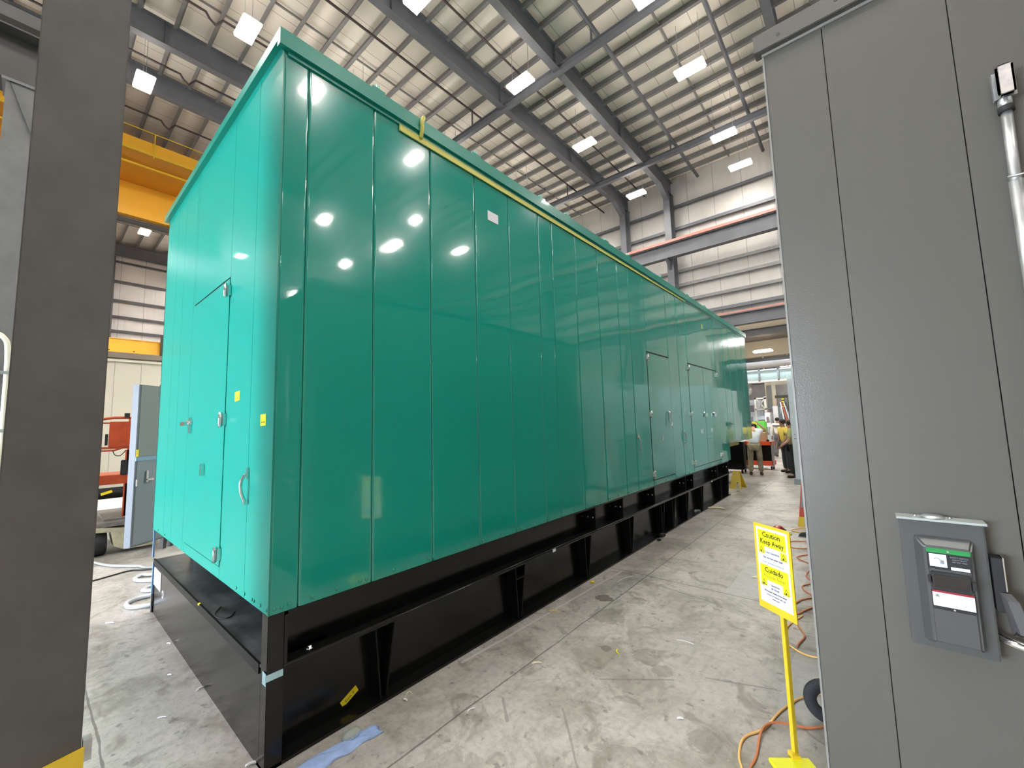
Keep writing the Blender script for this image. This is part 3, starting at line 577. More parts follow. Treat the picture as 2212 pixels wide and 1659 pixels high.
# fused disconnect switch
S = MB().box(2.53, 2.732, ey - 0.055, ey, 0.965, 1.385, 0.004).build('safety_switch', GREYSW, E0)
MB().box(2.525, 2.737, ey - 0.07, ey, 1.383, 1.390).build('rain_lip', mat('rain_lip_grey', (0.34, 0.38, 0.37), 0.35), S)
MB().lathe((2.618, ey - 0.035, 1.39), (0, 0, 1), [(0.03, 0), (0.03, 0.004), (0.024, 0.009), (0, 0.01)], 20).build('hub_cap', STEEL, S)
for x in (2.575, 2.66): MB().lathe((x, ey - 0.03, 1.39), (0, 0, 1), [(0.006, 0), (0.005, 0.004), (0, 0.005)], 8).build('screw', CHROME, S)
cv = MB()
c0 = [(2.563, 1.0), (2.700, 1.0), (2.706, 1.332), (2.563, 1.332)]
zf, zk = ey - 0.055, ey - 0.095
outer = [(2.560, 0.985), (2.704, 0.985), (2.704, 1.335), (2.560, 1.335)]; inner = [(2.585, 1.0), (2.692, 1.0), (2.692, 1.305), (2.585, 1.305)]
vo = [cv.bm.verts.new((x, zf, z)) for x, z in outer]; vi = [cv.bm.verts.new((x, zk, z)) for x, z in inner]
cv.bm.faces.new(vi)
for i in range(4): cv.bm.faces.new((vo[i], vo[(i + 1) % 4], vi[(i + 1) % 4], vi[i]))
cv.bm.faces.new(vo[::-1]); bmesh.ops.bevel(cv.bm, geom=[e for e in cv.bm.edges], offset=0.006, segments=3, affect='EDGES')
cv.build('cover', GREYSW, S)
f = ey - 0.0965
MB().box(2.589, 2.689, f - 0.001, f, 1.288, 1.302).build('green_band', mat('green_label', (0.01, 0.22, 0.05), 0.4), S)
MB().box(2.589, 2.689, f - 0.001, f, 1.236, 1.288).build('rating_label', INK, S)
MB().box(2.594, 2.634, f - 0.002, f - 0.001, 1.244, 1.284).box(2.642, 2.684, f - 0.002, f - 0.001, 1.239, 1.248).build('label_white', PAPER, S)
for i, (s_, z_) in enumerate((('SAFETY SWITCH', 1.277), ('HEAVY DUTY', 1.270), ('600 VAC MAX', 1.263))): text(s_, 0.0055, (2.663, f - 0.0025, z_), (1, 0, 0), (0, 0, 1), CABL, S)
MB().tube(smooth_path([(2.605, f - 0.003, 1.268), (2.612, f - 0.003, 1.272), (2.620, f - 0.003, 1.266), (2.626, f - 0.003, 1.258)]), 0.0012, 5).box(2.619, 2.628, f - 0.003, f - 0.002, 1.254, 1.266).build('label_drawing', CABG, S)
MB().box(2.592, 2.684, f - 0.010, f, 1.172, 1.228, 0.003).box(2.585, 2.597, f - 0.007, f, 1.190, 1.215, 0.002).box(2.680, 2.694, f - 0.007, f, 1.185, 1.212, 0.002).build('window_bezel', RUBBER, S)
MB().box(2.600, 2.677, f - 0.0115, f - 0.009, 1.180, 1.221, 0.001).build('viewing_window', mat('smoked_window', (0.012, 0.01, 0.012), 0.08, coat=0.8), S)
MB().box(2.590, 2.688, f - 0.001, f, 1.108, 1.170, 0.0004).build('danger_label_border', INK, S)
MB().box(2.592, 2.686, f - 0.002, f - 0.001, 1.119, 1.162).build('danger_label', PAPER, S)
MB().box(2.592, 2.686, f - 0.002, f - 0.001, 1.162, 1.168).build('danger_band', mat('danger_red', (0.30, 0.01, 0.02), 0.5), S)
for i, s_ in enumerate(('HAZARD OF ELECTRIC SHOCK', 'Turn off power before', 'opening this cover')): text(s_, 0.0058, (2.646, f - 0.0025, 1.150 - i * 0.010), (1, 0, 0), (0, 0, 1), CABG, S)
MB().prism([(2.597, f - 0.0025, 1.148), (2.609, f - 0.0025, 1.148), (2.603, f - 0.0025, 1.158)], (0, -0.0004, 0)).build('hazard_symbol', CABG, S)
MB().tube([(2.639, f - 0.002, 1.113), (2.639, f, 1.113)], 0.003, 8).tube([(2.639, f - 0.002, 1.295), (2.639, f, 1.295)], 0.003, 8).build('rivet', CHROME, S)
MB().box(2.736, 2.760, ey - 0.06, ey, 1.12, 1.285, 0.002).build('handle_slot', INK, S)
MB().box(2.760, 2.763, ey - 0.062, ey, 1.165, 1.290).build('slot_edge', CHROME, S)
MB().prism([(2.744, ey - 0.07, 1.185), (2.752, ey - 0.11, 1.175), (2.770, ey - 0.11, 1.08), (2.760, ey - 0.07, 1.065)], (0.024, 0, 0)).build('lever', LEVG, S)
MB().prism([(2.758, ey - 0.115, 1.078), (2.760, ey - 0.068, 1.060), (2.770, ey - 0.068, 1.085)], (0.03, 0, 0)).build('lever_grip', RUBBER, S)
MB().tube([(2.728, ey - 0.03, 1.0), (2.728, ey - 0.03, 1.018)], 0.004, 8).build('hasp_pin', CHROME, S)
MB().tube(smooth_path([(2.735, ey - 0.03, 1.034), (2.78, ey - 0.06, 1.030), (2.87, ey - 0.06, 1.022), (2.95, ey - 0.02, 1.018)]), 0.0135, 14).build('door_handle', CHROME, E0)
# conduit with capped fitting
K = MB().tube([(2.905, ey - 0.03, 1.4), (2.905, ey - 0.03, 2.50), (2.907, ey - 0.03, 2.74)], 0.0135, 14).tube([(2.905, ey - 0.03, 1.4), (2.905, ey - 0.03, 2.49)], 0.0165, 14).build('conduit', STEEL, E0)
MB().tube([(2.907, ey - 0.03, 2.725), (2.907, ey - 0.03, 2.745)], 0.019, 16).build('rubber_ring', RUBBER, K)
MB().box(2.884, 2.934, ey - 0.055, ey - 0.002, 2.755, 2.885, 0.018).tube([(2.907, ey - 0.03, 2.74), (2.907, ey - 0.03, 2.77)], 0.017, 14).build('conduit_body', STEEL, K)
MB().box(2.889, 2.929, ey - 0.063, ey - 0.050, 2.770, 2.878, 0.012).build('lens_cover', GLASSW, K)
MB().tube([(2.885, ey - 0.05, 2.50), (2.95, ey - 0.05, 2.497)], 0.003, 6).build('strap_clamp', STEEL, K)

# ------------------------------------------------------------------ left steel column
T = empty('building_column', (0.0, -0.8, 0), 'dark grey steel column standing close at the left edge', 'column')
T['kind'] = 'structure'
MB().box(-0.03, 0.0, -0.935, -0.668, 0, 12, 0.004).box(-0.36, -0.33, -0.935, -0.668, 0, 12).box(-0.33, -0.03, -0.808, -0.792, 0, 12).box(-0.42, 0.0, -1.0, -0.66, 0.0, 0.03).build('shaft', COLM, T)
t = empty('yellow_guard', (0.02, -0.78, 0), 'yellow steel guard plate at the foot of the left column', 'guard')
MB().prism([(0.0, -1.3, 0.22), (0.0, -0.745, 0.36), (0.0, -0.7, 0.395), (0, -0.66, 0.44), (0, -0.66, 0.512), (0.0, -1.3, 0.44)], (0.012, 0, 0)).build('guard_arm', YEL, t)
MB().box(0.0, 0.02, -1.3, -0.85, 0.0, 0.36).build('guard_plate', YEL, t)
MB().box(-0.035, 0.004, -0.664, -0.638, 0.455, 0.535).build('end_cap', STEEL, t)

bc = empty('runway_column', (-6, -1.3, 0), 'lighter grey runway column seen behind the near left column', 'column'); bc['kind'] = 'structure'
MB().box(-6.03, -6.0, -1.36, -0.98, 0, 6.58).box(-6.4, -6.37, -1.36, -0.98, 0, 6.58).box(-6.37, -6.03, -1.18, -1.16, 0, 6.58).build('shaft', COLB, bc)
MB().box(-6.45, -5.98, -1.4, -0.94, 6.58, 6.62).prism([(-6.0, -1.33, 6.58), (-5.99, -1.33, 6.58), (-5.99, -1.0, 5.6), (-6.0, -1.0, 5.6)], (0.02, 0, 0)).build('cap_plate', COLB, bc)
struct(MB().ibeam_y(-6.2, 6.62, 7.4, YF + 1, -0.6, 0.4, tw=0.02).box(-6.9, -6.6, YF + 1, -0.6, 7.9, 8.1).box(-7.6, -7.3, YF + 1, -0.6, 9.3, 9.6).build('trim_3', DARK), 'dark runway beams at the top left corner', 'beam')
t = empty('pipe_loop', (-5.9, -1.15, 0), 'thin cream conduit bending down at the left edge', 'conduit')
MB().tube(smooth_path([(-5.93, -1.75, 3.11), (-5.93, -1.3, 3.10), (-5.93, -1.17, 3.03), (-5.93, -1.13, 2.85), (-5.93, -1.12, 2.3), (-5.93, -1.115, 1.2), (-5.93, -1.11, 0.3)]), 0.028, 12).build('conduit', CREAM, t)
for z in (2.58, 1.83): MB().box(-5.96, -5.90, -1.35, -1.02, z - 0.02, z + 0.02).build('clamp', STEEL, t)

# ------------------------------------------------------------------ cream enclosure, lift, cabinet, left background
t = empty('cream_enclosure', (-14, 2, 0), 'cream panelled generator enclosure with black base, far left', 'enclosure')
yp = -3.0
for b in (-1.9, -0.8, 0.42, 0.93, 1.5, 2.6, 3.7, 4.8, 6.0):
    MB().box(-12.06, -12.0, yp + 0.004, b - 0.004, 0.42, 3.66).build('wall_panel', CREAM, t); yp = b
MB().box(-15.2, -12.02, -3.0, 6.0, 0.42, 3.7).build('shell', CREAM, t)
MB().box(-15.25, -11.95, -3.05, 6.05, 3.70, 3.83).build('roof_trim', mat('brown_shadow_line', (0.22, 0.18, 0.14), 0.5), t)  # brown shadow line below the girder, put into this colour
MB().box(-11.99, -11.96, -3.0, 6.0, 3.6, 3.66).build('top_rail', CREAM, t)
MB().box(-15.1, -12.0, -2.9, 5.9, 0.0, 0.42).build('skid', BLACK, t)
MB().obox((-11.99, 0.33, 0.24), (0, 0.2, 0.06), (0, -0.02, 0.06), (0.004, 0, 0)).build('note', NOTE, t)
t = empty('white_trolley', (-10.3, 0.3, 0), 'low white covered trolley on the floor before the cream enclosure', 'trolley')
MB().box(-11.4, -9.2, -0.6, 1.6, 0.10, 0.22, 0.02).build('deck', WHITE, t)
for a, b in ((-11.2, -0.4), (-9.4, -0.4), (-11.2, 1.4), (-9.4, 1.4)): MB().tube([(a, b, 0.05), (a, b + 0.04, 0.05)], 0.05, 12).build('wheel', RUBBER, t)

t = empty('boom_lift', (-6.2, 0.2, 0), 'orange-red platform lift with cream chassis behind the grey column', 'lift')
lx = -6.3
MB().prism([(-6.0, -0.34, 0.36), (-6.0, -0.34, 0.43), (-6.0, 0.12, 0.36), (-6.0, 0.5, 0.16), (-6.0, 0.5, 0.05), (-6.0, 0.12, 0.05), (-6.0, 0.0, 0.12), (-6.0, -0.04, 0.33)], (-1.8, 0, 0)).build('chassis', CREAMD, t)
MB().box(-7.6, -6.05, -0.30, 0.3, 0.40, 0.46).box(-7.0, -6.2, -0.1, 0.25, 0.46, 0.49).build('deck', mat('lift_deck', (0.20, 0.19, 0.17), 0.6, var=0.4, vscale=12), t)
for (a, b) in ((-6.16, -0.27), (-7.5, -0.27), (-6.16, 0.60), (-7.5, 0.60)):
    MB().lathe((a, b, 0.17), (0, 1, 0), [(0.06, 0.0), (0.15, 0.0), (0.17, 0.02), (0.17, 0.18), (0.15, 0.20), (0.06, 0.20)], 24).build('wheel', RUBBER, t)
MB().lathe((-5.995, 0.22, 0.27), (1, 0, 0), [(0.045, 0), (0.045, 0.004), (0, 0.005)], 14).build('hole_cover', RUBBER, t)
for y_ in (-0.21, 0.14): MB().box(lx - 0.03, lx + 0.02, y_ - 0.025, y_ + 0.02, 0.5 if y_ > 0 else 0.95, 1.98).build('basket_post', LIFTR, t)
MB().box(lx - 0.03, lx + 0.02, 0.10, 0.17, 0.44, 1.5).build('mast', LIFTR, t)
MB().tube([(lx, -0.28, 1.92), (lx, -0.18, 1.98), (lx, -0.05, 2.0), (lx, 0.5, 2.0)], 0.022, 10).tube([(lx, -0.3, 1.86), (lx, -0.18, 1.92), (lx, 0.2, 1.92)], 0.012, 8).tube([(lx, -0.25, 1.54), (lx, 0.5, 1.54)], 0.018, 8).tube([(lx, -0.2, 1.5), (lx, -0.03, 1.50), (lx, 0.05, 1.53)], 0.014, 8).tube([(lx - 0.7, -0.2, 2.0), (lx, -0.2, 2.0)], 0.02, 8).build('basket_rail', LIFTR, t)
MB().box(lx - 0.02, lx + 0.03, -0.10, 0.16, 1.55, 1.94, 0.006).build('control_panel', LIFTR, t)
MB().box(lx - 0.75, lx + 0.03, -0.22, 0.45, 0.99, 1.13, 0.008).build('basket_floor', LIFTR, t)
MB().box(lx - 0.02, lx + 0.03, -0.14, -0.11, 1.58, 1.75).box(lx, lx + 0.05, 0.05, 0.13, 1.12, 1.35, 0.01).box(lx, lx + 0.04, 0.06, 0.12, 2.0, 2.07).build('control_box', RUBBER, t)
MB().tube(smooth_path([(lx + 0.02, -0.05, 1.50), (lx + 0.03, -0.02, 1.43), (lx + 0.03, 0.04, 1.42), (lx + 0.02, 0.10, 1.50)]), 0.006, 6).build('cable', RUBBER, t)
MB().box(lx - 0.04, lx + 0.04, -0.26, -0.17, 0.96, 1.14, 0.01).build('pivot', mat('lift_pivot', (0.10, 0.04, 0.02), 0.6), t)

t = empty('grey_cabinet', (-5.7, 0.3, 0), 'tall grey two-door electrical cabinet standing turned, left of the green end', 'cabinet')
A = Vector((-5.4, 0.105, 0)); u = Vector((-0.62, 0.78, 0)); nb = Vector((-0.62 * 0, 0, 0)) + Vector((-0.78, -0.62, 0)) * 0.10
MB().obox(A + Vector((0, 0, 0.17)), u * 0.75, nb, (0, 0, 2.28), 0.004).build('body', mat('cabinet_side_grey', (0.15, 0.17, 0.20), 0.5), t)
MB().obox(A + u * 0.03 - nb * 0.06 + Vector((0, 0, 1.42)), u * 0.70, nb * 0.06, (0, 0, 1.02)).build('upper_door', CABG, t)
dl = MB().obox(A + u * 0.03 - nb * 0.06 + Vector((0, 0, 0.19)), u * 0.70, nb * 0.06, (0, 0, 1.17)).build('lower_door', mat('cabinet_door_blue_grey', (0.20, 0.25, 0.29), 0.35, coat=0.3), t)
MB().obox(A - nb * 0.10 + Vector((0, 0, 1.36)), u * 0.74, nb * 0.1, (0, 0, 0.055)).build('middle_rail', mat('cabinet_blue', (0.20, 0.33, 0.46), 0.4), t)
hp = A + u * 0.16 - nb * 0.1
MB().obox(hp + Vector((0, 0, 1.05)), u * 0.03, -nb * 0.2, (0, 0, 0.16), 0.003).obox(hp + u * 0.01 - nb * 0.2 + Vector((0, 0, 1.07)), u * 0.10, -nb * 0.12, (0, 0, 0.025), 0.003).build('handle', CHROME, dl)
MB().obox(A + u * 0.02 - nb * 0.08 + Vector((0, 0, 1.01)), u * 0.025, -nb * 0.1, (0, 0, 0.09)).build('latch', STEEL, t)
MB().obox(A + u * 0.0 - nb * 0.12 + Vector((0, 0, 1.42)), u * 0.035, nb * 0.03, (0, 0, 0.10)).build('yellow_label', NOTE, t)
MB().obox(A + u * 0.42 + Vector((0, 0, 2.45)), u * 0.15, nb, (0, 0, 0.04), 0.01).build('lifting_eye', RUBBER, t)
for s_ in (0.55, 0.68): MB().obox(A + u * s_ + nb * 0.2, u * 0.05, nb * 0.6, (0, 0, 0.17)).build('foot', DARK, t)

# hoses and cables on the left floor
def cord(name, pts, r, m, label, cat='cord', group=None):
    return tag(MB().tube(smooth_path([(p[0], p[1], p[2] if len(p) > 2 else r + 0.001) for p in pts], 7), r, 8).build(name, m, loc=(pts[0][0], pts[0][1], 0)), label, cat, group)
cord('grey_hose', [(-7.0, -0.4), (-6.995, -0.128), (-6.237, -0.32), (-5.667, -0.22), (-5.247, -0.08), (-4.928, 0.145), (-4.696, 0.25), (-4.3, 0.9)], 0.018, GHOSE, 'grey hose curving on the floor past the lift wheel', 'hose')
cord('black_cable', [(-4.694, -0.9), (-4.694, -0.335), (-4.746, -0.154), (-4.802, 0.042), (-4.64, 0.22), (-4.2, 0.75)], 0.009, RUBBER, 'thin black cable crossing the floor left of the green enclosure', 'cable')
cord('white_hose', [(-4.20, 0.5), (-4.323, 0.201), (-4.406, 0.101), (-4.318, 0.035), (-4.197, 0.053), (-4.05, 0.2), (-3.95, 0.35), (-3.838, 0.13), (-3.776, 0.046), (-3.722, 0.039), (-3.62, 0.15), (-3.55, 0.3), (-3.485, 0.079), (-3.5, -0.035), (-3.437, -0.128), (-3.317, -0.144), (-3.228, -0.103), (-3.156, 0.04), (-3.12, 0.15)], 0.020, WHOSE, 'white coiled hose looping out beside the black skid', 'hose')

# ------------------------------------------------------------------ caution sign on a stand
t = empty('caution_sign', (2.03, 1.76, 0), 'yellow caution sign in two languages on a thin yellow post', 'sign')
Lp, Rp = Vector((1.938, 1.833, 0)), Vector((2.126, 1.692, 0)); xd = (Rp - Lp).normalized(); wS = (Rp - Lp).length; nS = Vector((xd.y, -xd.x, 0)); zd = Vector((0, 0, 1))
z0, z1 = 0.705, 1.158
MB().obox(Lp + zd * z0, xd * wS, -nS * 0.006, zd * (z1 - z0)).build('sign_board', YEL, t)
def on_sign(u0, u1, v0, v1, lift, m, name):
    H = z1 - z0
    return MB().obox(Lp + xd * wS * u0 + zd * (z0 + H * v0) + nS * lift, xd * wS * (u1 - u0), nS * 0.0004, zd * H * (v1 - v0)).build(name, m, t)
pg = on_sign(0.07, 0.93, 0.085, 0.965, 0.0003, PAPER, 'printed_sheet')
on_sign(0.12, 0.88, 0.745, 0.935, 0.0008, SIGNY, 'yellow_band'); on_sign(0.12, 0.88, 0.355, 0.525, 0.0008, SIGNY, 'yellow_band')
def st_text(s_, u_, v_, size, m=INKB, sq=0.9, b_=0.0): text(s_, size, Lp + xd * wS * u_ + zd * (z0 + (z1 - z0) * v_) + nS * 0.0016, xd, zd, m, t, squeeze=sq, bold=b_)
st_text('Caution', 0.5, 0.860, 0.038, INK, 0.95, 0.018); st_text('Keep Away', 0.5, 0.775, 0.038, INK, 0.86, 0.018)
st_text('Crane Operations', 0.49, 0.675, 0.0145, b_=0.02); st_text('Stay out from under loads', 0.5, 0.610, 0.0145, sq=0.82, b_=0.02); st_text('Trained Crane Operators No hardhats only', 0.5, 0.555, 0.0095, sq=0.8)
st_text('Cuidado', 0.5, 0.448, 0.036, INK, 0.95, 0.018); st_text('Prohibido Entrar', 0.5, 0.385, 0.023, mat('ink_soft', (0.10, 0.10, 0.02), 0.7), 0.88)
st_text('Operacion', 0.5, 0.300, 0.015, b_=0.02); st_text('de Gruas', 0.5, 0.262, 0.015, b_=0.02); st_text('Mantengase alejado de las cargas', 0.5, 0.218, 0.0125, sq=0.85, b_=0.02); st_text('Contacte al Operador para mas', 0.5, 0.180, 0.0115, sq=0.82, b_=0.02); st_text('informacion', 0.5, 0.145, 0.0115, sq=0.85, b_=0.02)
for (u_, v_) in ((0.20, 0.665), (0.80, 0.650), (0.20, 0.285), (0.80, 0.270)):
    c_ = Lp + xd * wS * u_ + zd * (z0 + (z1 - z0) * v_)
    MB().obox(c_ - xd * 0.020 - zd * 0.004 + nS * 0.0009, xd * 0.040, nS * 0.0003, zd * 0.042).build('warning_patch', SIGNY, t)
    MB().prism([c_ - xd * 0.017 + nS * 0.0014, c_ + xd * 0.017 + nS * 0.0014, c_ + zd * 0.032 + nS * 0.0014], nS * 0.0003).build('warning_triangle', INK, t)
    MB().prism([c_ - xd * 0.013 + zd * 0.0025 + nS * 0.0019, c_ + xd * 0.013 + zd * 0.0025 + nS * 0.0019, c_ + zd * 0.027 + nS * 0.0019], nS * 0.0003).build('triangle_fill', SIGNY, t)
    MB().prism([c_ - xd * 0.006 + zd * 0.004 + nS * 0.0024, c_ + xd * 0.006 + zd * 0.004 + nS * 0.0024, c_ + xd * 0.001 + zd * 0.015 + nS * 0.0024, c_ - xd * 0.004 + zd * 0.012 + nS * 0.0024], nS * 0.0003).build('hand_symbol', INK, t)
pc = Lp + (Rp - Lp) * 0.53 - nS * 0.018
MB().obox(Vector((pc.x, pc.y, 0.03)) - xd * 0.011, xd * 0.022, -nS * 0.022, zd * 1.08, 0.001).build('post', YEL, t)
MB().obox(Vector((pc.x, pc.y, 0)) - Vector((0.79, 0.61, 0)) * 0.135 - Vector((-0.61, 0.79, 0)) * 0.22, Vector((0.79, 0.61, 0)) * 0.20, Vector((-0.61, 0.79, 0)) * 0.205, (0, 0, 0.02), 0.004).build('base_plate', SIGNY, t)
MB().obox(Vector((pc.x, pc.y, 0.005)) - Vector((0.79, 0.61, 0)) * 0.02 - Vector((-0.61, 0.79, 0)) * 0.03, Vector((0.79, 0.61, 0)) * 0.04, Vector((-0.61, 0.79, 0)) * 0.045, (0, 0, 0.03)).build('socket', YEL, t)
MB().obox(Lp + xd * 0.05 + zd * 1.115 - nS * 0.095, xd * 0.11, nS * 0.09, zd * 0.006).build('beacon_shelf', SIGNY, t)
bt = Lp + xd * 0.118 - nS * 0.052
bcn = MB().lathe((bt.x, bt.y, 1.121), (0, 0, 1), [(0.034, 0), (0.036, 0.004), (0.036, 0.016), (0.033, 0.021), (0, 0.022)], 24).build('beacon_base', REDD, t)
MB().lathe((bt.x, bt.y, 1.142), (0, 0, 1), [(0.026, 0), (0.026, 0.006), (0.018, 0.013), (0.012, 0.017), (0, 0.018)], 20).build('beacon_lens', REDL, bcn)

# cords on the aisle floor
cord('extension_cable', [(1.88, 1.44), (1.859, 1.537), (1.834, 1.602), (1.82, 1.711), (1.833, 1.791), (1.873, 1.86), (1.904, 1.929), (1.937, 2.091), (1.982, 2.238), (2.033, 2.352), (2.15, 2.5)], 0.0065, YCORD, 'yellow extension cord curving round the caution sign foot', 'cord')
cord('extension_cable', [(1.89, 1.52), (1.893, 1.588), (1.9, 1.668), (1.892, 1.838, 0.022), (1.914, 1.937, 0.024), (1.972, 1.999, 0.02), (2.076, 2.058), (2.155, 2.129), (2.25, 2.2)], 0.0065, OCORD, 'orange extension cord nearest the caution sign foot', 'cord')
cord('extension_cable', [(1.91, 3.62), (1.846, 3.386), (1.827, 3.161), (1.859, 3.036), (1.938, 2.946), (2.017, 2.915), (2.1, 2.94)], 0.0065, YCORD, 'yellow extension cord bending behind the caution sign', 'cord')
cord('extension_cable', [(1.86, 3.58), (1.895, 3.407), (1.96, 3.227, 0.01), (1.938, 3.06, 0.01), (1.935, 3.0, 0.01)], 0.0065, OCORD, 'orange cord hooked behind the caution sign lower corner', 'cord')
cord('extension_cable', [(2.1, 4.0), (1.975, 3.878), (1.921, 3.77), (1.866, 3.633), (1.80, 3.70), (1.836, 3.888), (1.864, 3.994), (1.944, 4.133), (1.858, 4.263), (1.838, 4.396), (1.904, 4.549), (1.836, 4.716), (1.85, 4.962), (1.95, 5.05)], 0.007, OCORD, 'orange cord snaking beside the grey enclosure, middle stretch', 'cord')
cord('extension_cable', [(1.9, 5.15), (1.829, 5.203), (1.68, 5.387), (1.788, 5.599), (1.9, 5.7)], 0.007, OCORD, 'orange cord with a pointed bend beside the grey enclosure', 'cord')
cord('extension_cable', [(1.9, 5.93), (1.756, 5.877), (1.603, 5.8), (1.5, 5.95), (1.56, 6.149), (1.716, 6.24), (1.9, 6.3)], 0.007, OCORD, 'orange cord lying flat before the black boot', 'cord')
cord('extension_cable', [(1.75, 7.12), (1.625, 7.051), (1.457, 6.844), (1.559, 6.717), (1.651, 6.759), (1.8, 6.8)], 0.007, YCORD, 'pale cord loop between ladder foot and black boot', 'cord')
t = tag(MB().lathe((2.172, 2.19, 0.116), (0.2, -0.97, 0.08), [(0.052, -0.014), (0.112, -0.014), (0.115, -0.008), (0.115, 0.008), (0.112, 0.014), (0.052, 0.014), (0.050, 0.0), (0.052, -0.014)], 40, False).build('rubber_ring', mat('black_foam', (0.018, 0.022, 0.025), 0.75), loc=(2.172, 2.15, 0)), 'thick black ring leaning at the grey enclosure corner', 'ring')

# ladder foot, boot
t = empty('step_ladder', (1.65, 7.2, 0), 'red and yellow fibreglass ladder leg peeking past the grey enclosure', 'ladder')
MB().prism([(1.53, 7.17, 0.13), (1.60, 7.17, 0.13), (1.78, 7.2, 1.9), (1.74, 7.2, 1.9)], (0.02, 0.06, 0)).build('rail', mat('ladder_red', (0.60, 0.08, 0.04), 0.5), t)
MB().prism([(1.50, 7.165, 0.0), (1.59, 7.165, 0.0), (1.60, 7.165, 0.15), (1.53, 7.165, 0.15)], (0.02, 0.07, 0)).build('foot', YEL, t)
MB().prism([(1.565, 7.16, 0.30), (1.615, 7.16, 0.30), (1.66, 7.16, 0.75), (1.625, 7.16, 0.75)], (0, 0.008, 0)).build('grey_label', CABG, t)
MB().prism([(2.0, 7.17, 0.0), (2.07, 7.17, 0.0), (1.80, 7.2, 1.9), (1.76, 7.2, 1.9)], (0.02, 0.06, 0)).build('rear_rail', mat('ladder_red', (0.6, 0.08, 0.04)), t)
t = empty('work_boot', (1.72, 6.52, 0), 'dark boot toe sticking out beside the grey enclosure', 'boot')
MB().prism([(1.585, 6.46, 0), (1.9, 6.46, 0), (1.9, 6.46, 0.10), (1.70, 6.46, 0.07), (1.60, 6.46, 0.05)], (0, 0.10, 0), 0.015).build('upper', RUBBER, t)
MB().box(1.58, 1.9, 6.455, 6.565, 0.0, 0.012).build('sole', CABG, t)

# ------------------------------------------------------------------ rag, cap, litter
def rag():
    mb = MB(); bm = mb.bm; nx, ny = 26, 12; rng = random.Random(3)
    A_, B_ = Vector((0.172, 0.55)), Vector((0.135, 0.08)); prev = []
    for i in range(nx + 1):
        t_ = i / nx; c_ = A_.lerp(B_, t_) ; dirv = (B_ - A_).normalized(); nn = Vector((-dirv.y, dirv.x)); wd = 0.042 + 0.022 * t_ + 0.008 * math.sin(t_ * 19)
        row = []
        for j in range(ny + 1):
            s_ = (j / ny - 0.5) * 2
            p = c_ + nn * s_ * wd + dirv * (0.008 * math.sin(s_ * 5 + t_ * 9))
            z = 0.006 + 0.013 * (1 - s_ * s_) * (1 + 0.7 * math.sin(t_ * 21 + s_ * 5)) + 0.006 * math.sin(s_ * 8 + t_ * 13)
            if i in (0, nx) or j in (0, ny): z = 0.002
            row.append(bm.verts.new((p.x, p.y, max(z, 0.002))))
        if prev:
            for j in range(ny):
                f = bm.faces.new((prev[j], prev[j + 1], row[j + 1], row[j])); f.smooth = True
        prev = row
    o = mb.build('shop_rag', RAG, loc=(0.17, 0.33, 0)); md = o.modifiers.new('s', 'SOLIDIFY'); md.thickness = 0.002; return o
tag(rag(), 'crumpled light blue rag on the floor by the skid corner', 'rag')
t = empty('dust_mask', (0.16, 0.40, 0.02), 'grey cupped mask with blue rim resting on the blue rag', 'mask')
mk = MB(); rows = []
for i in range(7):
    a_ = i / 6 * PI / 2 * 0.9
    rows.append([mk.bm.verts.new((0.120 + 0.034 * math.cos(a_) * math.cos(b_) * 1.0, 0.405 + 0.050 * math.cos(a_) * math.sin(b_), 0.022 + 0.028 * math.sin(a_))) for b_ in [2 * PI * k_ / 20 for k_ in range(20)]])
for A2, B2 in zip(rows, rows[1:]):
    for k_ in range(20):
        f_ = mk.bm.faces.new((A2[k_], A2[(k_ + 1) % 20], B2[(k_ + 1) % 20], B2[k_])); f_.smooth = True
mk.bm.faces.new(rows[-1])
o = mk.build('cup', MASKG, t)
MB().tube([(0.120 + 0.035 * math.cos(b_), 0.405 + 0.051 * math.sin(b_), 0.021) for b_ in [2 * PI * k_ / 24 for k_ in range(25)]], 0.004, 6).build('rim', MASKB, t)
def scrap(x, y, l, w, rot, m, label, z=0.0, cat='scrap', curl=0.2):
    mb = MB(); pts = []
    for i in range(5):
        s_ = (i / 4 - 0.5) * l; o_ = curl * l * math.sin(i / 4 * PI)
        pts.append((x + s_ * math.cos(rot) - o_ * math.sin(rot), y + s_ * math.sin(rot) + o_ * math.cos(rot), w + 0.0015 + z))
    mb.tube(pts, [w * 0.7, w, w * 0.9, w, w * 0.6], 6)
    return tag(mb.build('floor_scrap', m, loc=(x, y, z)), label, cat)
CREMS = mat('cream_scrap', (0.75, 0.70, 0.5), 0.8)
scrap(1.25, 2.572, 0.13, 0.003, 0.1, WHITE, 'thin white strip lying in the middle of the aisle floor', curl=0.1)
scrap(0.313, 3.50, 0.28, 0.004, 1.35, WHITE, 'long thin white strip near the joint beside the skid', curl=0.1)
scrap(0.51, 1.625, 0.07, 0.006, 0.8, CREMS, 'small cream paper twist beside the floor joint')
scrap(0.127, 2.376, 0.09, 0.004, 0.5, NOTE, 'thin yellow sliver near the skid foot')
scrap(0.90, 2.126, 0.06, 0.005, 2.2, NOTE, 'small yellow sliver on the open aisle floor')
scrap(0.075, 3.19, 0.04, 0.012, 0.5, NOTE, 'yellow wrapper close to the skid foot')
scrap(0.091, 0.785, 0.03, 0.007, 0.2, WHITE, 'small white plastic bit by the near gusset')
scrap(0.07, 0.83, 0.05, 0.003, 0.9, CREMS, 'cream ring of tape by the near gusset', curl=0.9)
scrap(0.144, 7.806, 0.30, 0.018, 0.2, CREMS, 'pale rag scrap on the far aisle floor')
scrap(-0.05, 7.30, 0.12, 0.03, 1.0, CLEARB, 'clear plastic wrapper at the far skid foot')
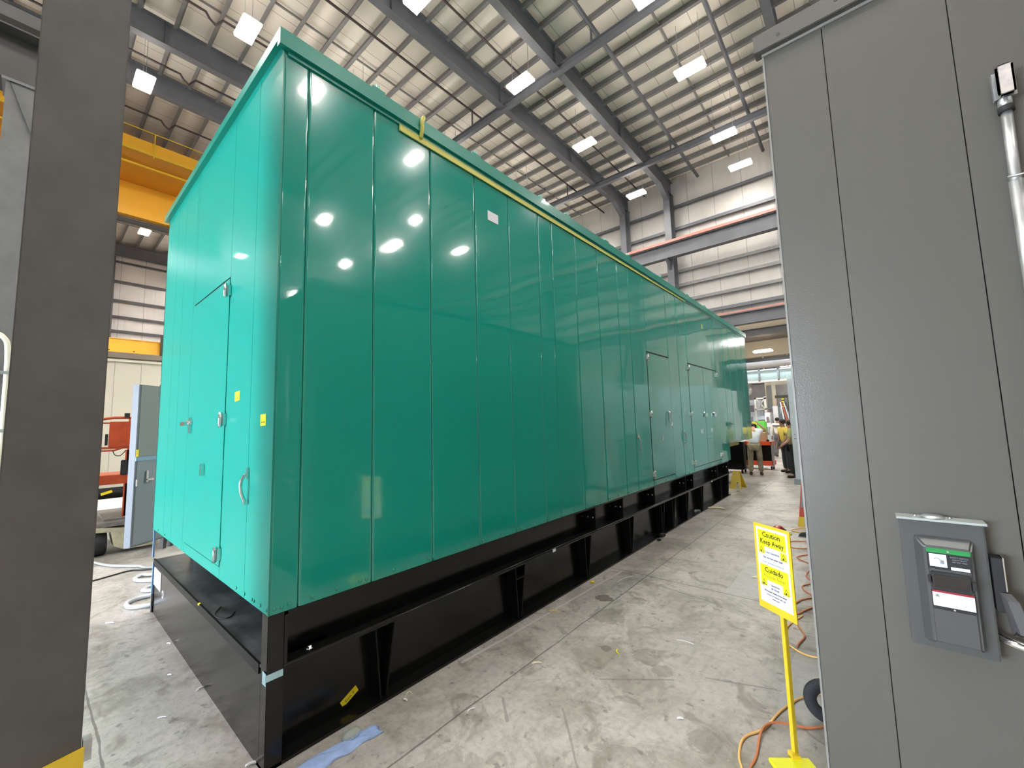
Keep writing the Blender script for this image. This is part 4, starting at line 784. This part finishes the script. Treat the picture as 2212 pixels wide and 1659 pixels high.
scrap(0.03, 5.36, 0.10, 0.03, 1.2, RUBBER, 'black lump of debris at the skid foot')
scrap(0.06, 5.12, 0.05, 0.02, 0.4, RUBBER, 'smaller black lump of debris at the skid foot')
scrap(0.28, 11.4, 0.25, 0.012, 0.5, WHITE, 'white scrap beyond the yellow stand')
scrap(0.05, 9.6, 0.12, 0.012, 0.9, WHITE, 'white crumb beside the clear bottle')
scrap(0.49, 0.99, 0.06, 0.004, 1.3, WHITE, 'white sliver lying on the joint in the foreground')
scrap(1.506, 1.698, 0.035, 0.006, 0.6, WHITE, 'white chip on the floor near the caution sign')
scrap(-0.963, -0.247, 0.05, 0.004, 0.9, WHITE, 'white sliver on the floor below the end tank')
scrap(-0.117, -0.02, 0.05, 0.008, 1.2, WHITE, 'white crumb at the skid corner foot')
scrap(-1.117, -0.02, 0.05, 0.006, 1.9, WHITE, 'white crumb against the end tank')
scrap(-2.071, -0.03, 0.05, 0.005, 0.3, WHITE, 'white crumb midway along the end tank')
scrap(-3.0, -0.30, 0.08, 0.006, 0.7, WHITE, 'white crumb on the floor left of the skid')
scrap(-1.5, -0.12, 0.03, 0.005, 0.7, WHITE, 'white chip on the floor before the end tank')
scrap(1.42, 4.35, 0.08, 0.008, 0.2, CREMS, 'cream twist on the pale patch of floor')

# yellow stand and bottle
t = empty('yellow_floor_stand', (-0.1, 10.6, 0), 'yellow folding floor stand at the far skid end', 'floor sign')
MB().prism([(-0.24, 10.45, 0.0), (0.03, 10.45, 0.0), (-0.02, 10.62, 0.42), (-0.17, 10.62, 0.42)], (0, 0.02, 0)).build('front_leaf', mat('stand_yellow', (0.60, 0.45, 0.08), 0.5), t)
MB().prism([(-0.22, 10.85, 0.0), (0.07, 10.85, 0.0), (-0.02, 10.66, 0.42), (-0.17, 10.66, 0.42)], (0, 0.02, 0)).build('back_leaf', YEL, t)
t = empty('water_bottle', (-0.02, 10.1, 0), 'small clear plastic bottle beside the yellow stand', 'bottle')
MB().lathe((0.02, 10.15, 0), (0, 0, 1), [(0.033, 0), (0.034, 0.02), (0.034, 0.13), (0.014, 0.17), (0.013, 0.19), (0, 0.19)], 16).build('bottle_body', CLEARB, t)
MB().lathe((0.02, 10.15, 0.19), (0, 0, 1), [(0.015, 0), (0.015, 0.018), (0, 0.018)], 12).build('cap', mat('dark_blue', (0.02, 0.03, 0.12), 0.5), t)

# ------------------------------------------------------------------ pale units beyond the grey enclosure
t = empty('pale_machine_frame', (1.3, 12.3, 0), 'pale blue-grey steel upright of a machine on a grey foot', 'machine')
MB().box(0.965, 1.10, 12.0, 12.12, 0.14, 2.72, 0.004).build('upright', PALE, t)
MB().box(1.10, 2.6, 12.05, 16.5, 0.14, 2.72).build('side_sheet', PALE, t)
MB().box(0.98, 1.10, 11.96, 12.0, 0.12, 0.28, 0.003).box(1.10, 1.2, 11.92, 12.05, 0.30, 0.6).build('gusset', PALE, t)
MB().box(0.94, 2.6, 11.9, 16.5, 0.0, 0.14, 0.004).build('base', CABL, t)
for z in (1.28, 1.19, 1.18): pass
for (x_, z_) in ((1.03, 1.27), (1.03, 1.16), (1.07, 1.16), (1.02, 1.42), (1.0, 2.1), (1.06, 2.1)): MB().tube([(x_, 11.996, z_), (x_, 12.0, z_)], 0.010 if z_ < 1.3 else 0.005, 10).build('bolt_hole', INK, t)
t = empty('pale_grey_unit', (3.5, 10, 0), 'pale grey machine unit hidden behind the grey enclosure, seen only mirrored in green paint', 'machine')
MB().box(2.35, 4.5, 8.6, 11.2, 0.1, 2.75, 0.01).build('body', PALE, t)
MB().box(2.33, 2.352, 8.9, 10.0, 0.25, 1.35).box(2.33, 2.352, 10.3, 10.8, 0.25, 1.6).build('door', CABG, t)
MB().box(2.33, 2.352, 9.0, 10.0, 2.6, 2.72).build('louvre', CABG, t)
MB().box(2.4, 4.4, 8.7, 11.1, 0, 0.1).build('plinth', DARK, t)

# ------------------------------------------------------------------ tool cabinet and cart
t = empty('black_tool_cabinet', (-0.7, 13.8, 0), 'tall black tool cabinet on castors behind the green overhang', 'tool cabinet')
MB().box(-1.35, -0.52, 13.6, 14.2, 0.12, 0.98, 0.01).build('body', BLACK, t)
for z in (0.2, 0.4, 0.6, 0.78): MB().box(-1.3, -0.57, 13.585, 13.6, z, z + 0.16).build('drawer', BLACK, t)
MB().box(-0.52, -0.47, 13.62, 13.66, 0.15, 0.98).build('side_handle', DARK, t)
for a_, b_ in ((-1.25, 13.68), (-0.6, 13.68), (-1.25, 14.1), (-0.6, 14.1)): MB().tube([(a_ - 0.02, b_, 0.06), (a_ + 0.02, b_, 0.06)], 0.06, 14).build('castor', RUBBER, t)
t = empty('red_tool_cart', (-0.1, 15.2, 0), 'black and orange-red tool cart beside the man in white', 'tool cart')
ORR = mat('cart_orange_red', (0.70, 0.09, 0.03), 0.4)
MB().box(-0.75, 0.02, 15.0, 15.5, 0.30, 0.80).build('body', BLACK, t)
MB().box(-0.78, 0.05, 14.97, 15.53, 0.80, 0.92, 0.008).box(-0.78, 0.05, 14.97, 15.53, 0.14, 0.29, 0.008).build('trays', ORR, t)
MB().box(0.02, 0.06, 14.97, 15.02, 0.1, 0.92).build('corner_post', mat('cart_grey', (0.3, 0.28, 0.3), 0.5), t)
for a_, b_ in ((-0.7, 15.05), (-0.02, 15.05), (-0.7, 15.45), (-0.02, 15.45)): MB().tube([(a_ - 0.02, b_, 0.06), (a_ + 0.02, b_, 0.06)], 0.06, 14).build('castor', RUBBER, t)
tag(MB().box(-0.62, -0.12, 15.02, 15.45, 0.921, 1.22, 0.004).build('cardboard_box', mat('cardboard', (0.50, 0.30, 0.18), 0.8), loc=(-0.3, 15.2, 0.92)), 'open brown cardboard box on the tool cart', 'box')
tag(MB().blob((-0.06, 14.99 + 0.02, 0.96), (0.04, 0.03, 0.04), 10).build('black_ball_tool', RUBBER, loc=(-0.2, 15, 0.92)), 'small black tool on the cart edge', 'tool')
tag(MB().lathe((-0.9, 21.0, 0), (0, 0, 1), [(0.25, 0.0), (0.28, 0.9), (0, 0.9)], 16).build('grey_drum', CABL, loc=(-0.9, 21.0, 0)), 'pale drum standing behind the cart', 'drum')
t = empty('waste_bin', (-1.9, 24.2, 0), 'bright green and yellow bin behind the raised elbow', 'bin')
MB().box(-2.05, -1.55, 24.1, 24.5, 0.9, 1.52, 0.05).build('bin_body', BRTGREEN, t)
MB().box(-2.15, -1.95, 24.0, 24.1, 1.0, 1.5, 0.02).build('yellow_side', SIGNY, t)
MB().box(-2.1, -1.5, 24.05, 24.55, 0, 0.9).build('stand', mat('stand_brown', (0.3, 0.2, 0.13), 0.6), t)

# ------------------------------------------------------------------ second hall beyond the opening
YH = 50
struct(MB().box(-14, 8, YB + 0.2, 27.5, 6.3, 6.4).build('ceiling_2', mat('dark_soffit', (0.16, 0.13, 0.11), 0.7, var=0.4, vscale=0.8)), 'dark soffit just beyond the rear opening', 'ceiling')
struct(MB().box(-14, 8, 27.5, 27.8, 5.35, 6.4).build('trim_4', mat('tan_fascia', (0.42, 0.35, 0.25), 0.6)), 'tan fascia beam of the second hall', 'fascia')
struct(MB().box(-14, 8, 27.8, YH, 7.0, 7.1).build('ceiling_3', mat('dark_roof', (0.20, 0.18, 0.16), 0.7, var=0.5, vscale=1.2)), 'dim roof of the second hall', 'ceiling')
struct(MB().box(-14, 8, YH, YH + 0.2, 0, 7.1).build('wall_back', mat('far_wall', (0.36, 0.34, 0.33), 0.6, var=0.3, vscale=1)), 'pale far wall of the second hall', 'wall')
struct(MB().box(-14.2, -14, YB, YH, 0, 7.1).box(8, 8.2, YB, YH, 0, 7.1).build('wall_side', mat('far_wall', (0.5, 0.48, 0.47))), 'side walls of the second hall', 'wall')
tag(MB().tube([(-10, 28.4, 4.95), (4, 28.4, 4.95)], 0.22, 20).build('round_duct', DUCT, loc=(-3, 28.4, 4.95)), 'horizontal round metal duct under the tan fascia', 'duct')
tag(MB().box(-6, 2, 27.85, 27.95, 5.1, 5.3).build('cable_tray', DARK, loc=(-2, 27.9, 5.2)), 'dark cable tray above the round duct', 'cable tray')
t = empty('glazed_strip', (-2, 28.9, 4.1), 'pale green glazed strip with posts above the machines', 'window strip')
MB().box(-8, 3, 29.0, 29.03, 4.02, 4.62).build('glass', SILLG, t)
for x in (-5, -3.5, -2.45, -1.42, -0.4, 0.8): MB().box(x - 0.05, x + 0.05, 28.9, 29.0, 3.95, 4.75).build('post', CABL, t)
MB().box(-8, 3, 28.9, 29.05, 4.62, 4.70).box(-8, 3, 28.9, 29.05, 3.9, 4.02).build('rail', WHITE, t)
# hanging lamps of the second hall
def lamp2(x, y, z, label, w=0.46):
    o = copy_tree(lamp0); o.location = (x, y, z); o['label'] = label; o['group'] = 'lamps of the second hall'
    for c_ in kids(o):
        if c_.name.startswith('hanger'): bpy.data.objects.remove(c_)
    return o
l0 = lamp2(-1.6, 25.5, 5.35, 'glowing lamp hanging in front of the tan fascia')
for (x, y, wh) in ((-6, 25, 'left of the opening'), (2.5, 25, 'right of the opening'), (-4.5, 33, 'in the middle of the second hall'), (-4.5, 40, 'far back on the left'), (-1, 40, 'far back in the second hall'), (-8, 36, 'far left of the second hall'), (-3, 46, 'nearest the far wall')):
    lamp2(x, y, 6.0 if y < 27 else 6.5, 'lamp in the second hall ' + wh)
# machines and steelwork of the second hall
t = empty('beige_column', (-1.9, 30, 0), 'beige steel column with striped guard in the second hall', 'column')
MB().box(-2.0, -1.78, 30, 30.25, 0.0, 3.75).box(-2.3, -0.2, 30, 30.2, 3.75, 4.0).build('shaft', BEIGE, t)
MB().box(-2.03, -1.75, 29.97, 30.0, 0.9, 2.4).build('white_wrap', WHITE, t)
for i in range(4): MB().box(-1.5, -1.38, 29.9, 30.0, 2.3 + i * 0.16, 2.38 + i * 0.16).build('yellow_stripe', SIGNY, t)
MB().box(-1.5, -1.38, 29.92, 30.0, 2.25, 2.95).build('stripe_board', INK, t)
t = empty('steel_frame', (-2.6, 30.5, 0), 'white trussed steel frame beside the beige column', 'frame')
fr = MB().box(-3.1, -3.0, 30.4, 30.5, 0, 3.0).box(-2.55, -2.42, 30.4, 30.5, 0, 3.05).box(-3.1, -2.42, 30.4, 30.5, 2.9, 3.0).box(-3.1, -2.42, 30.4, 30.5, 2.2, 2.27)
fr.prism([(-3.0, 30.4, 2.27), (-2.93, 30.4, 2.27), (-2.5, 30.4, 2.9), (-2.57, 30.4, 2.9)], (0, 0.05, 0)).prism([(-2.57, 30.4, 2.27), (-2.5, 30.4, 2.27), (-2.93, 30.4, 2.9), (-3.0, 30.4, 2.9)], (0, 0.05, 0)).build('truss', mat('warm_white', (0.72, 0.68, 0.60), 0.5), t)
t = empty('vent_pipe', (-3.3, 29.6, 0), 'bent metal exhaust pipe rising among the machines', 'pipe')
MB().tube(smooth_path([(-3.35, 29.6, 1.5), (-3.35, 29.6, 2.9), (-3.33, 29.6, 3.2), (-3.15, 29.6, 3.35), (-3.12, 29.6, 3.55), (-3.12, 29.6, 4.0)]), 0.12, 14).build('pipe', DUCT, t)
for z in (2.0, 2.6, 3.45): MB().tube([(-3.35 if z < 3.2 else -3.12, 29.6, z), (-3.35 if z < 3.2 else -3.12, 29.6, z + 0.05)], 0.135, 14).build('collar', DUCT, t)
MM = [(-4.6, -3.45, 28.6, 2.75, WHITE, 'tall white machine housing beside the green overhang'), (-3.4, -2.4, 31.2, 1.8, PALE, 'light grey machine cabinet with a dark vent window'), (-2.35, -2.05, 29.0, 2.0, WHITE, 'narrow white machine panel by the beige column'), (-1.6, -0.9, 33.0, 2.2, PALE, 'pale equipment rack behind the walkers'), (-0.8, 0.2, 31.0, 1.9, CABL, 'grey equipment cabinet at the right of the far aisle'), (-5.6, -4.7, 31, 3.2, DUCT, 'metal process tank at the left of the second hall'), (-3.6, -2.2, 36, 2.7, CABL, 'grey machine row at the back of the second hall'), (-6.4, -4.4, 40, 3.2, PALE, 'pale machine block at the far back')]
for (x0_, x1_, y_, h_, m_, lb) in MM:
    o = empty('machine_cabinet', ((x0_ + x1_) / 2, y_ + 0.4, 0), lb, 'machine')
    MB().box(x0_, x1_, y_, y_ + 0.9, 0.08, h_, 0.02).build('housing', m_, o)
    MB().box(x0_ + 0.05, x1_ - 0.05, y_ + 0.05, y_ + 0.85, 0, 0.08).build('plinth', DARK, o)
    w_ = x1_ - x0_
    MB().box(x0_ + w_ * 0.1, x0_ + w_ * 0.47, y_ - 0.02, y_, h_ * 0.12, h_ * 0.55).box(x0_ + w_ * 0.53, x0_ + w_ * 0.9, y_ - 0.02, y_, h_ * 0.12, h_ * 0.55).build('door', CABL if m_ != CABL else PALE, o)
    MB().box(x0_ + w_ * 0.3, x0_ + w_ * 0.75, y_ - 0.025, y_, h_ * 0.68, h_ * 0.86).build('vent_window', mat('vent_mauve', (0.22, 0.18, 0.19), 0.6), o)
    MB().tube([(x0_ + w_ * 0.85, y_ - 0.03, h_ * 0.7), (x0_ + w_ * 0.85, y_ - 0.03, h_ * 0.9)], 0.03, 8).build('signal_light', WHITE, o)
t = empty('red_sign', (-0.6, 26, 0), 'small red notice on a dark pole right of the walkers', 'sign')
MB().box(-0.62, -0.32, 26.0, 26.02, 1.55, 1.82).build('panel', mat('sign_red', (0.65, 0.04, 0.05), 0.5), t)
MB().box(-0.72, -0.66, 26.02, 26.08, 0, 2.75).box(-1.3, 0.2, 26.02, 26.1, 2.75, 2.9).build('pole', DARK, t)
t = empty('leaning_bars', (-1.3, 28.2, 0), 'leaning pale red and white bars behind the yellow shirt', 'bars')
for i in range(4): MB().tube([(-1.15 + i * 0.16, 28.0, 0.9), (-1.45 + i * 0.09, 28.9, 2.6)], 0.03, 8).build('bar', (WHITE, LIFTR, PALE, DARK)[i], t)
t = empty('pipe_rack', (-1.5, 35, 0), 'rack of metal pipes crossing under the far roof', 'pipes')
for i in range(5): MB().tube([(-8, 34.2 + i * 0.3, 4.2 + 0.35 * i), (3, 34.2 + i * 0.3, 4.2 + 0.35 * i)], 0.07, 8).build('pipe', DUCT if i % 2 else DARK, t)
for i in range(6): MB().box(-6 + i * 1.5, -5.92 + i * 1.5, 34.0, 34.08, 0, 6.9).build('support', BEIGE, t)

# ------------------------------------------------------------------ people
def skin_obj(name, pts, edges, m, parent, sub=2, root=0):
    me = bpy.data.meshes.new(name); off = WORLD[parent.name] if parent else Vector((0, 0, 0))
    me.from_pydata([Vector(p[:3]) - off for p in pts], edges, []); o = bpy.data.objects.new(name, me); C.objects.link(o)
    if parent: o.parent = parent
    WORLD[o.name] = off
    md = o.modifiers.new('skin', 'SKIN'); md.use_smooth_shade = True
    for i, p in enumerate(pts):
        v = me.skin_vertices[0].data[i]; r = p[3]; v.radius = (r if not isinstance(r, tuple) else r[0], r if not isinstance(r, tuple) else r[1]); v.use_root = (i == root)
    s_ = o.modifiers.new('sub', 'SUBSURF'); s_.levels = sub; s_.render_levels = sub
    me.materials.append(m); return o
def person(base, yaw, P, skin, shirt, trousers, shoe, hair, label, sleeves=0.5, cap=None, extra=None):
    """P: joints in a local frame (x right, y forward, z up)"""
    t = empty('person', base, label, 'person')
    ca, sa = math.cos(yaw), math.sin(yaw)
    def w(p, r): return (base[0] + p[0] * ca - p[1] * sa, base[1] + p[0] * sa + p[1] * ca, base[2] + p[2], r)
    def mid(a, b, f): return tuple(a[i] + (b[i] - a[i]) * f for i in range(3))
    J = P; hd = J['head']; nk = J['neck']
    pts = [w(J['pelvis'], (0.135, 0.10)), w(J['waist'], (0.115, 0.09)), w(J['chest'], (0.145, 0.10)), w(nk, 0.05), w(mid(nk, hd, 0.75), (0.06, 0.07)), w(hd, (0.075, 0.088)), w((hd[0], hd[1], hd[2] + 0.085), (0.05, 0.06)), w((hd[0], hd[1] + 0.10, hd[2] - 0.015), 0.013)]
    ed_ = [(0, 1), (1, 2), (2, 3), (3, 4), (4, 5), (5, 6), (5, 7)]
    for s_ in 'LR':
        n = len(pts); sh, el, wr = J['sh' + s_], J['el' + s_], J['wr' + s_]
        d_ = Vector(wr) - Vector(el); d_.normalize(); hn = tuple(Vector(wr) + d_ * 0.08)
        pts += [w(sh, 0.052), w(el, 0.038), w(wr, 0.026), w(hn, (0.036, 0.018))]; ed_ += [(2, n), (n, n + 1), (n + 1, n + 2), (n + 2, n + 3)]
        side = Vector((1, 0, 0)) if abs(d_.x) < 0.7 else Vector((0, 0, 1))
        for q in range(4):
            b0 = Vector(hn) + side * (q - 1.5) * 0.017; m_ = len(pts)
            pts += [w(tuple(b0 + d_ * (0.065 + 0.01 * (q in (1, 2)))), 0.008)]; ed_ += [(n + 3, m_)]
        m_ = len(pts); pts += [w(tuple(Vector(wr) + d_ * 0.05 + side * 0.045), 0.009)]; ed_ += [(n + 2, m_)]
        n = len(pts); hp_, kn, an, te = J['hip' + s_], J['kn' + s_], J['an' + s_], J['toe' + s_]
        pts += [w(hp_, 0.085), w(kn, 0.055), w(an, 0.038), w(te, 0.03)]; ed_ += [(0, n), (n, n + 1), (n + 1, n + 2), (n + 2, n + 3)]
    skin_obj('body', pts, ed_, skin, t)
    # clothes
    g = 1.22
    sp = [w(J['pelvis'], (0.165, 0.125)), w(J['waist'], (0.150, 0.12)), w(J['chest'], (0.172, 0.125)), w(mid(J['chest'], nk, 0.8), (0.075, 0.07))]; se = [(0, 1), (1, 2), (2, 3)]
    for s_ in 'LR':
        n = len(sp); sh, el, wr = J['sh' + s_], J['el' + s_], J['wr' + s_]
        sp += [w(sh, 0.075), w(mid(sh, el, min(1, sleeves * 1.6)), 0.062)]; se += [(2, n), (n, n + 1)]
        if sleeves > 0.7: sp += [w(mid(el, wr, 0.92), 0.043)]; se += [(n + 1, n + 2)]
    skin_obj('shirt', sp, se, shirt, t)
    tp = [w((J['pelvis'][0], J['pelvis'][1], J['pelvis'][2] - 0.02), (0.16, 0.12))]; te_ = []
    for s_ in 'LR':
        n = len(tp); hp_, kn, an = J['hip' + s_], J['kn' + s_], J['an' + s_]
        tp += [w(hp_, 0.105), w(mid(hp_, kn, 0.5), 0.092), w(kn, 0.078), w(mid(kn, an, 0.5), 0.075), w((an[0], an[1], an[2] + 0.02), 0.07)]; te_ += [(0, n), (n, n + 1), (n + 1, n + 2), (n + 2, n + 3), (n + 3, n + 4)]
    skin_obj('trousers', tp, te_, trousers, t)
    for s_ in 'LR':
        an, te = J['an' + s_], J['toe' + s_]; bk = (an[0], an[1] - 0.05, 0.045)
        skin_obj('shoe', [w((an[0], an[1], an[2] + 0.03), 0.055), w(bk, 0.045), w((mid(an, te, 0.6)[0], mid(an, te, 0.6)[1], 0.045), 0.048), w((te[0], te[1], 0.035), 0.036)], [(0, 1), (1, 2), (2, 3)], shoe, t)
    hp3 = w((hd[0], hd[1] - 0.012, hd[2] + 0.035), 0)
    h_ = MB().blob(hp3[:3], (0.088, 0.098, 0.085), 14)
    h_.build('hair' if not cap else 'cap', cap or hair, t)
    if cap:
        c_ = w((hd[0], hd[1] + 0.11, hd[2] + 0.03), 0); MB().blob(c_[:3], (0.06, 0.06, 0.012), 10).build('cap_peak', cap, t)
    # small facial features and ears
    for sx_ in (-1, 1):
        e_ = w((hd[0] + sx_ * 0.078, hd[1], hd[2] - 0.01), 0); MB().blob(e_[:3], (0.012, 0.014, 0.024), 8).build('ear', skin, t)
        e_ = w((hd[0] + sx_ * 0.030, hd[1] + 0.083, hd[2] + 0.005), 0); MB().blob(e_[:3], (0.008, 0.008, 0.006), 8).build('eye', INK, t)
    e_ = w((hd[0], hd[1] + 0.083, hd[2] - 0.05), 0); MB().blob(e_[:3], (0.022, 0.008, 0.006), 8).build('mouth', mat('lips', (0.35, 0.10, 0.08), 0.6), t)
    if extra: extra(t, w)
    return t
def stand(h=1.7, lean=0.0, armL=None, armR=None, spread=0.10, stepL=0.0, stepR=0.0, bow=0.0):
    k_ = h / 1.72
    def s(x, y, z): return (x * k_, y * k_, z * k_)
    P = dict(pelvis=s(0, 0, 0.95), waist=s(0, lean * 0.3, 1.10), chest=s(0, lean * 0.8, 1.32), neck=s(0, lean * 1.05, 1.47), head=s(0, lean * 1.2 + bow, 1.60 - bow * 0.7),
             shL=s(-0.18, lean * 0.95, 1.41), shR=s(0.18, lean * 0.95, 1.41), hipL=s(-spread * 0.85, 0, 0.90), hipR=s(spread * 0.85, 0, 0.90),
             knL=s(-spread, stepL * 0.5 + 0.02, 0.49), knR=s(spread, stepR * 0.5 + 0.02, 0.49), anL=s(-spread * 1.1, stepL, 0.09), anR=s(spread * 1.1, stepR, 0.09), toeL=s(-spread * 1.2, stepL + 0.17, 0.035), toeR=s(spread * 1.2, stepR + 0.17, 0.035))
    aL = armL or ((-0.25, lean * 0.9, 1.13), (-0.26, lean * 0.9 + 0.08, 0.88)); aR = armR or ((0.25, lean * 0.9, 1.13), (0.26, lean * 0.9 + 0.08, 0.88))
    P['elL'], P['wrL'], P['elR'], P['wrR'] = s(*aL[0]), s(*aL[1]), s(*aR[0]), s(*aR[1]); return P
WT = mat('white_shirt', (0.74, 0.78, 0.84), 0.85, bump=0.01, bscale=12); KH = mat('khaki_trousers', (0.40, 0.33, 0.22), 0.9, var=0.45, vscale=9, bump=0.01, bscale=14)
MR = mat('maroon_shirt', (0.12, 0.018, 0.022), 0.85); DK = mat('dark_trousers', (0.035, 0.038, 0.05), 0.85); CH = mat('charcoal_trousers', (0.11, 0.10, 0.11), 0.85)
OL = mat('olive_shirt', (0.42, 0.42, 0.20), 0.85); YS = mat('yellow_shirt', (0.80, 0.62, 0.10), 0.8); BT = mat('brown_boots', (0.06, 0.04, 0.03), 0.7); CRW = mat('cream_white_shirt', (0.80, 0.77, 0.70), 0.85)
person((-0.17, 13.4, 0), 0.12, stand(1.62, lean=0.22, spread=0.13, bow=0.12, armR=((0.36, 0.30, 1.40), (0.17, 0.30, 1.60)), armL=((-0.30, 0.30, 1.36), (-0.20, 0.48, 1.40))), SKIN, WT, KH, BT, HAIR, 'person in white T-shirt and baggy khaki trousers, back turned, arm raised', 0.3)
person((-2.80, 34.5, 0), 0.0, stand(1.74, stepL=0.12, stepR=-0.08), SKIND, MR, DK, INK, mat('grey_hair', (0.25, 0.18, 0.14), 0.8), 'person in maroon shirt walking away far down the aisle', 0.35)
def stripe(t, w):
    c_ = w((0, 0.0, 1.32), 0); MB().lathe((c_[0], c_[1], c_[2]), (0, 0, 1), [(0.205, 0.0), (0.206, 0.035), (0.2, 0.036)], 20).build('chest_stripe', DK, t)
person((-0.50, 20.4, 0), 0.0, stand(1.70, stepL=-0.05, stepR=0.12), SKIND, CRW, CH, BT, HAIR, 'person in white top with a dark stripe, walking away', 0.9, extra=stripe)
person((0.50, 14.5, 0), 2.2, stand(1.66, lean=0.05, armL=((-0.24, 0.08, 1.14), (-0.20, 0.22, 0.92))), SKIND, YS, DK, INK, HAIR, 'person in yellow shirt half hidden behind the olive shirt', 0.45)
person((0.82, 13.3, 0), 1.7, stand(1.63, lean=0.03, armL=((-0.24, 0.10, 1.10), (-0.12, 0.27, 0.96)), armR=((0.24, 0.10, 1.10), (0.12, 0.27, 0.94)), stepL=0.05), SKIN, OL, mat('black_trousers', (0.02, 0.02, 0.022), 0.85), mat('dark_shoes', (0.03, 0.03, 0.035), 0.6), HAIR, 'person in olive shirt, dark trousers and black cap beside the pale upright', 0.5, cap=HAIR)
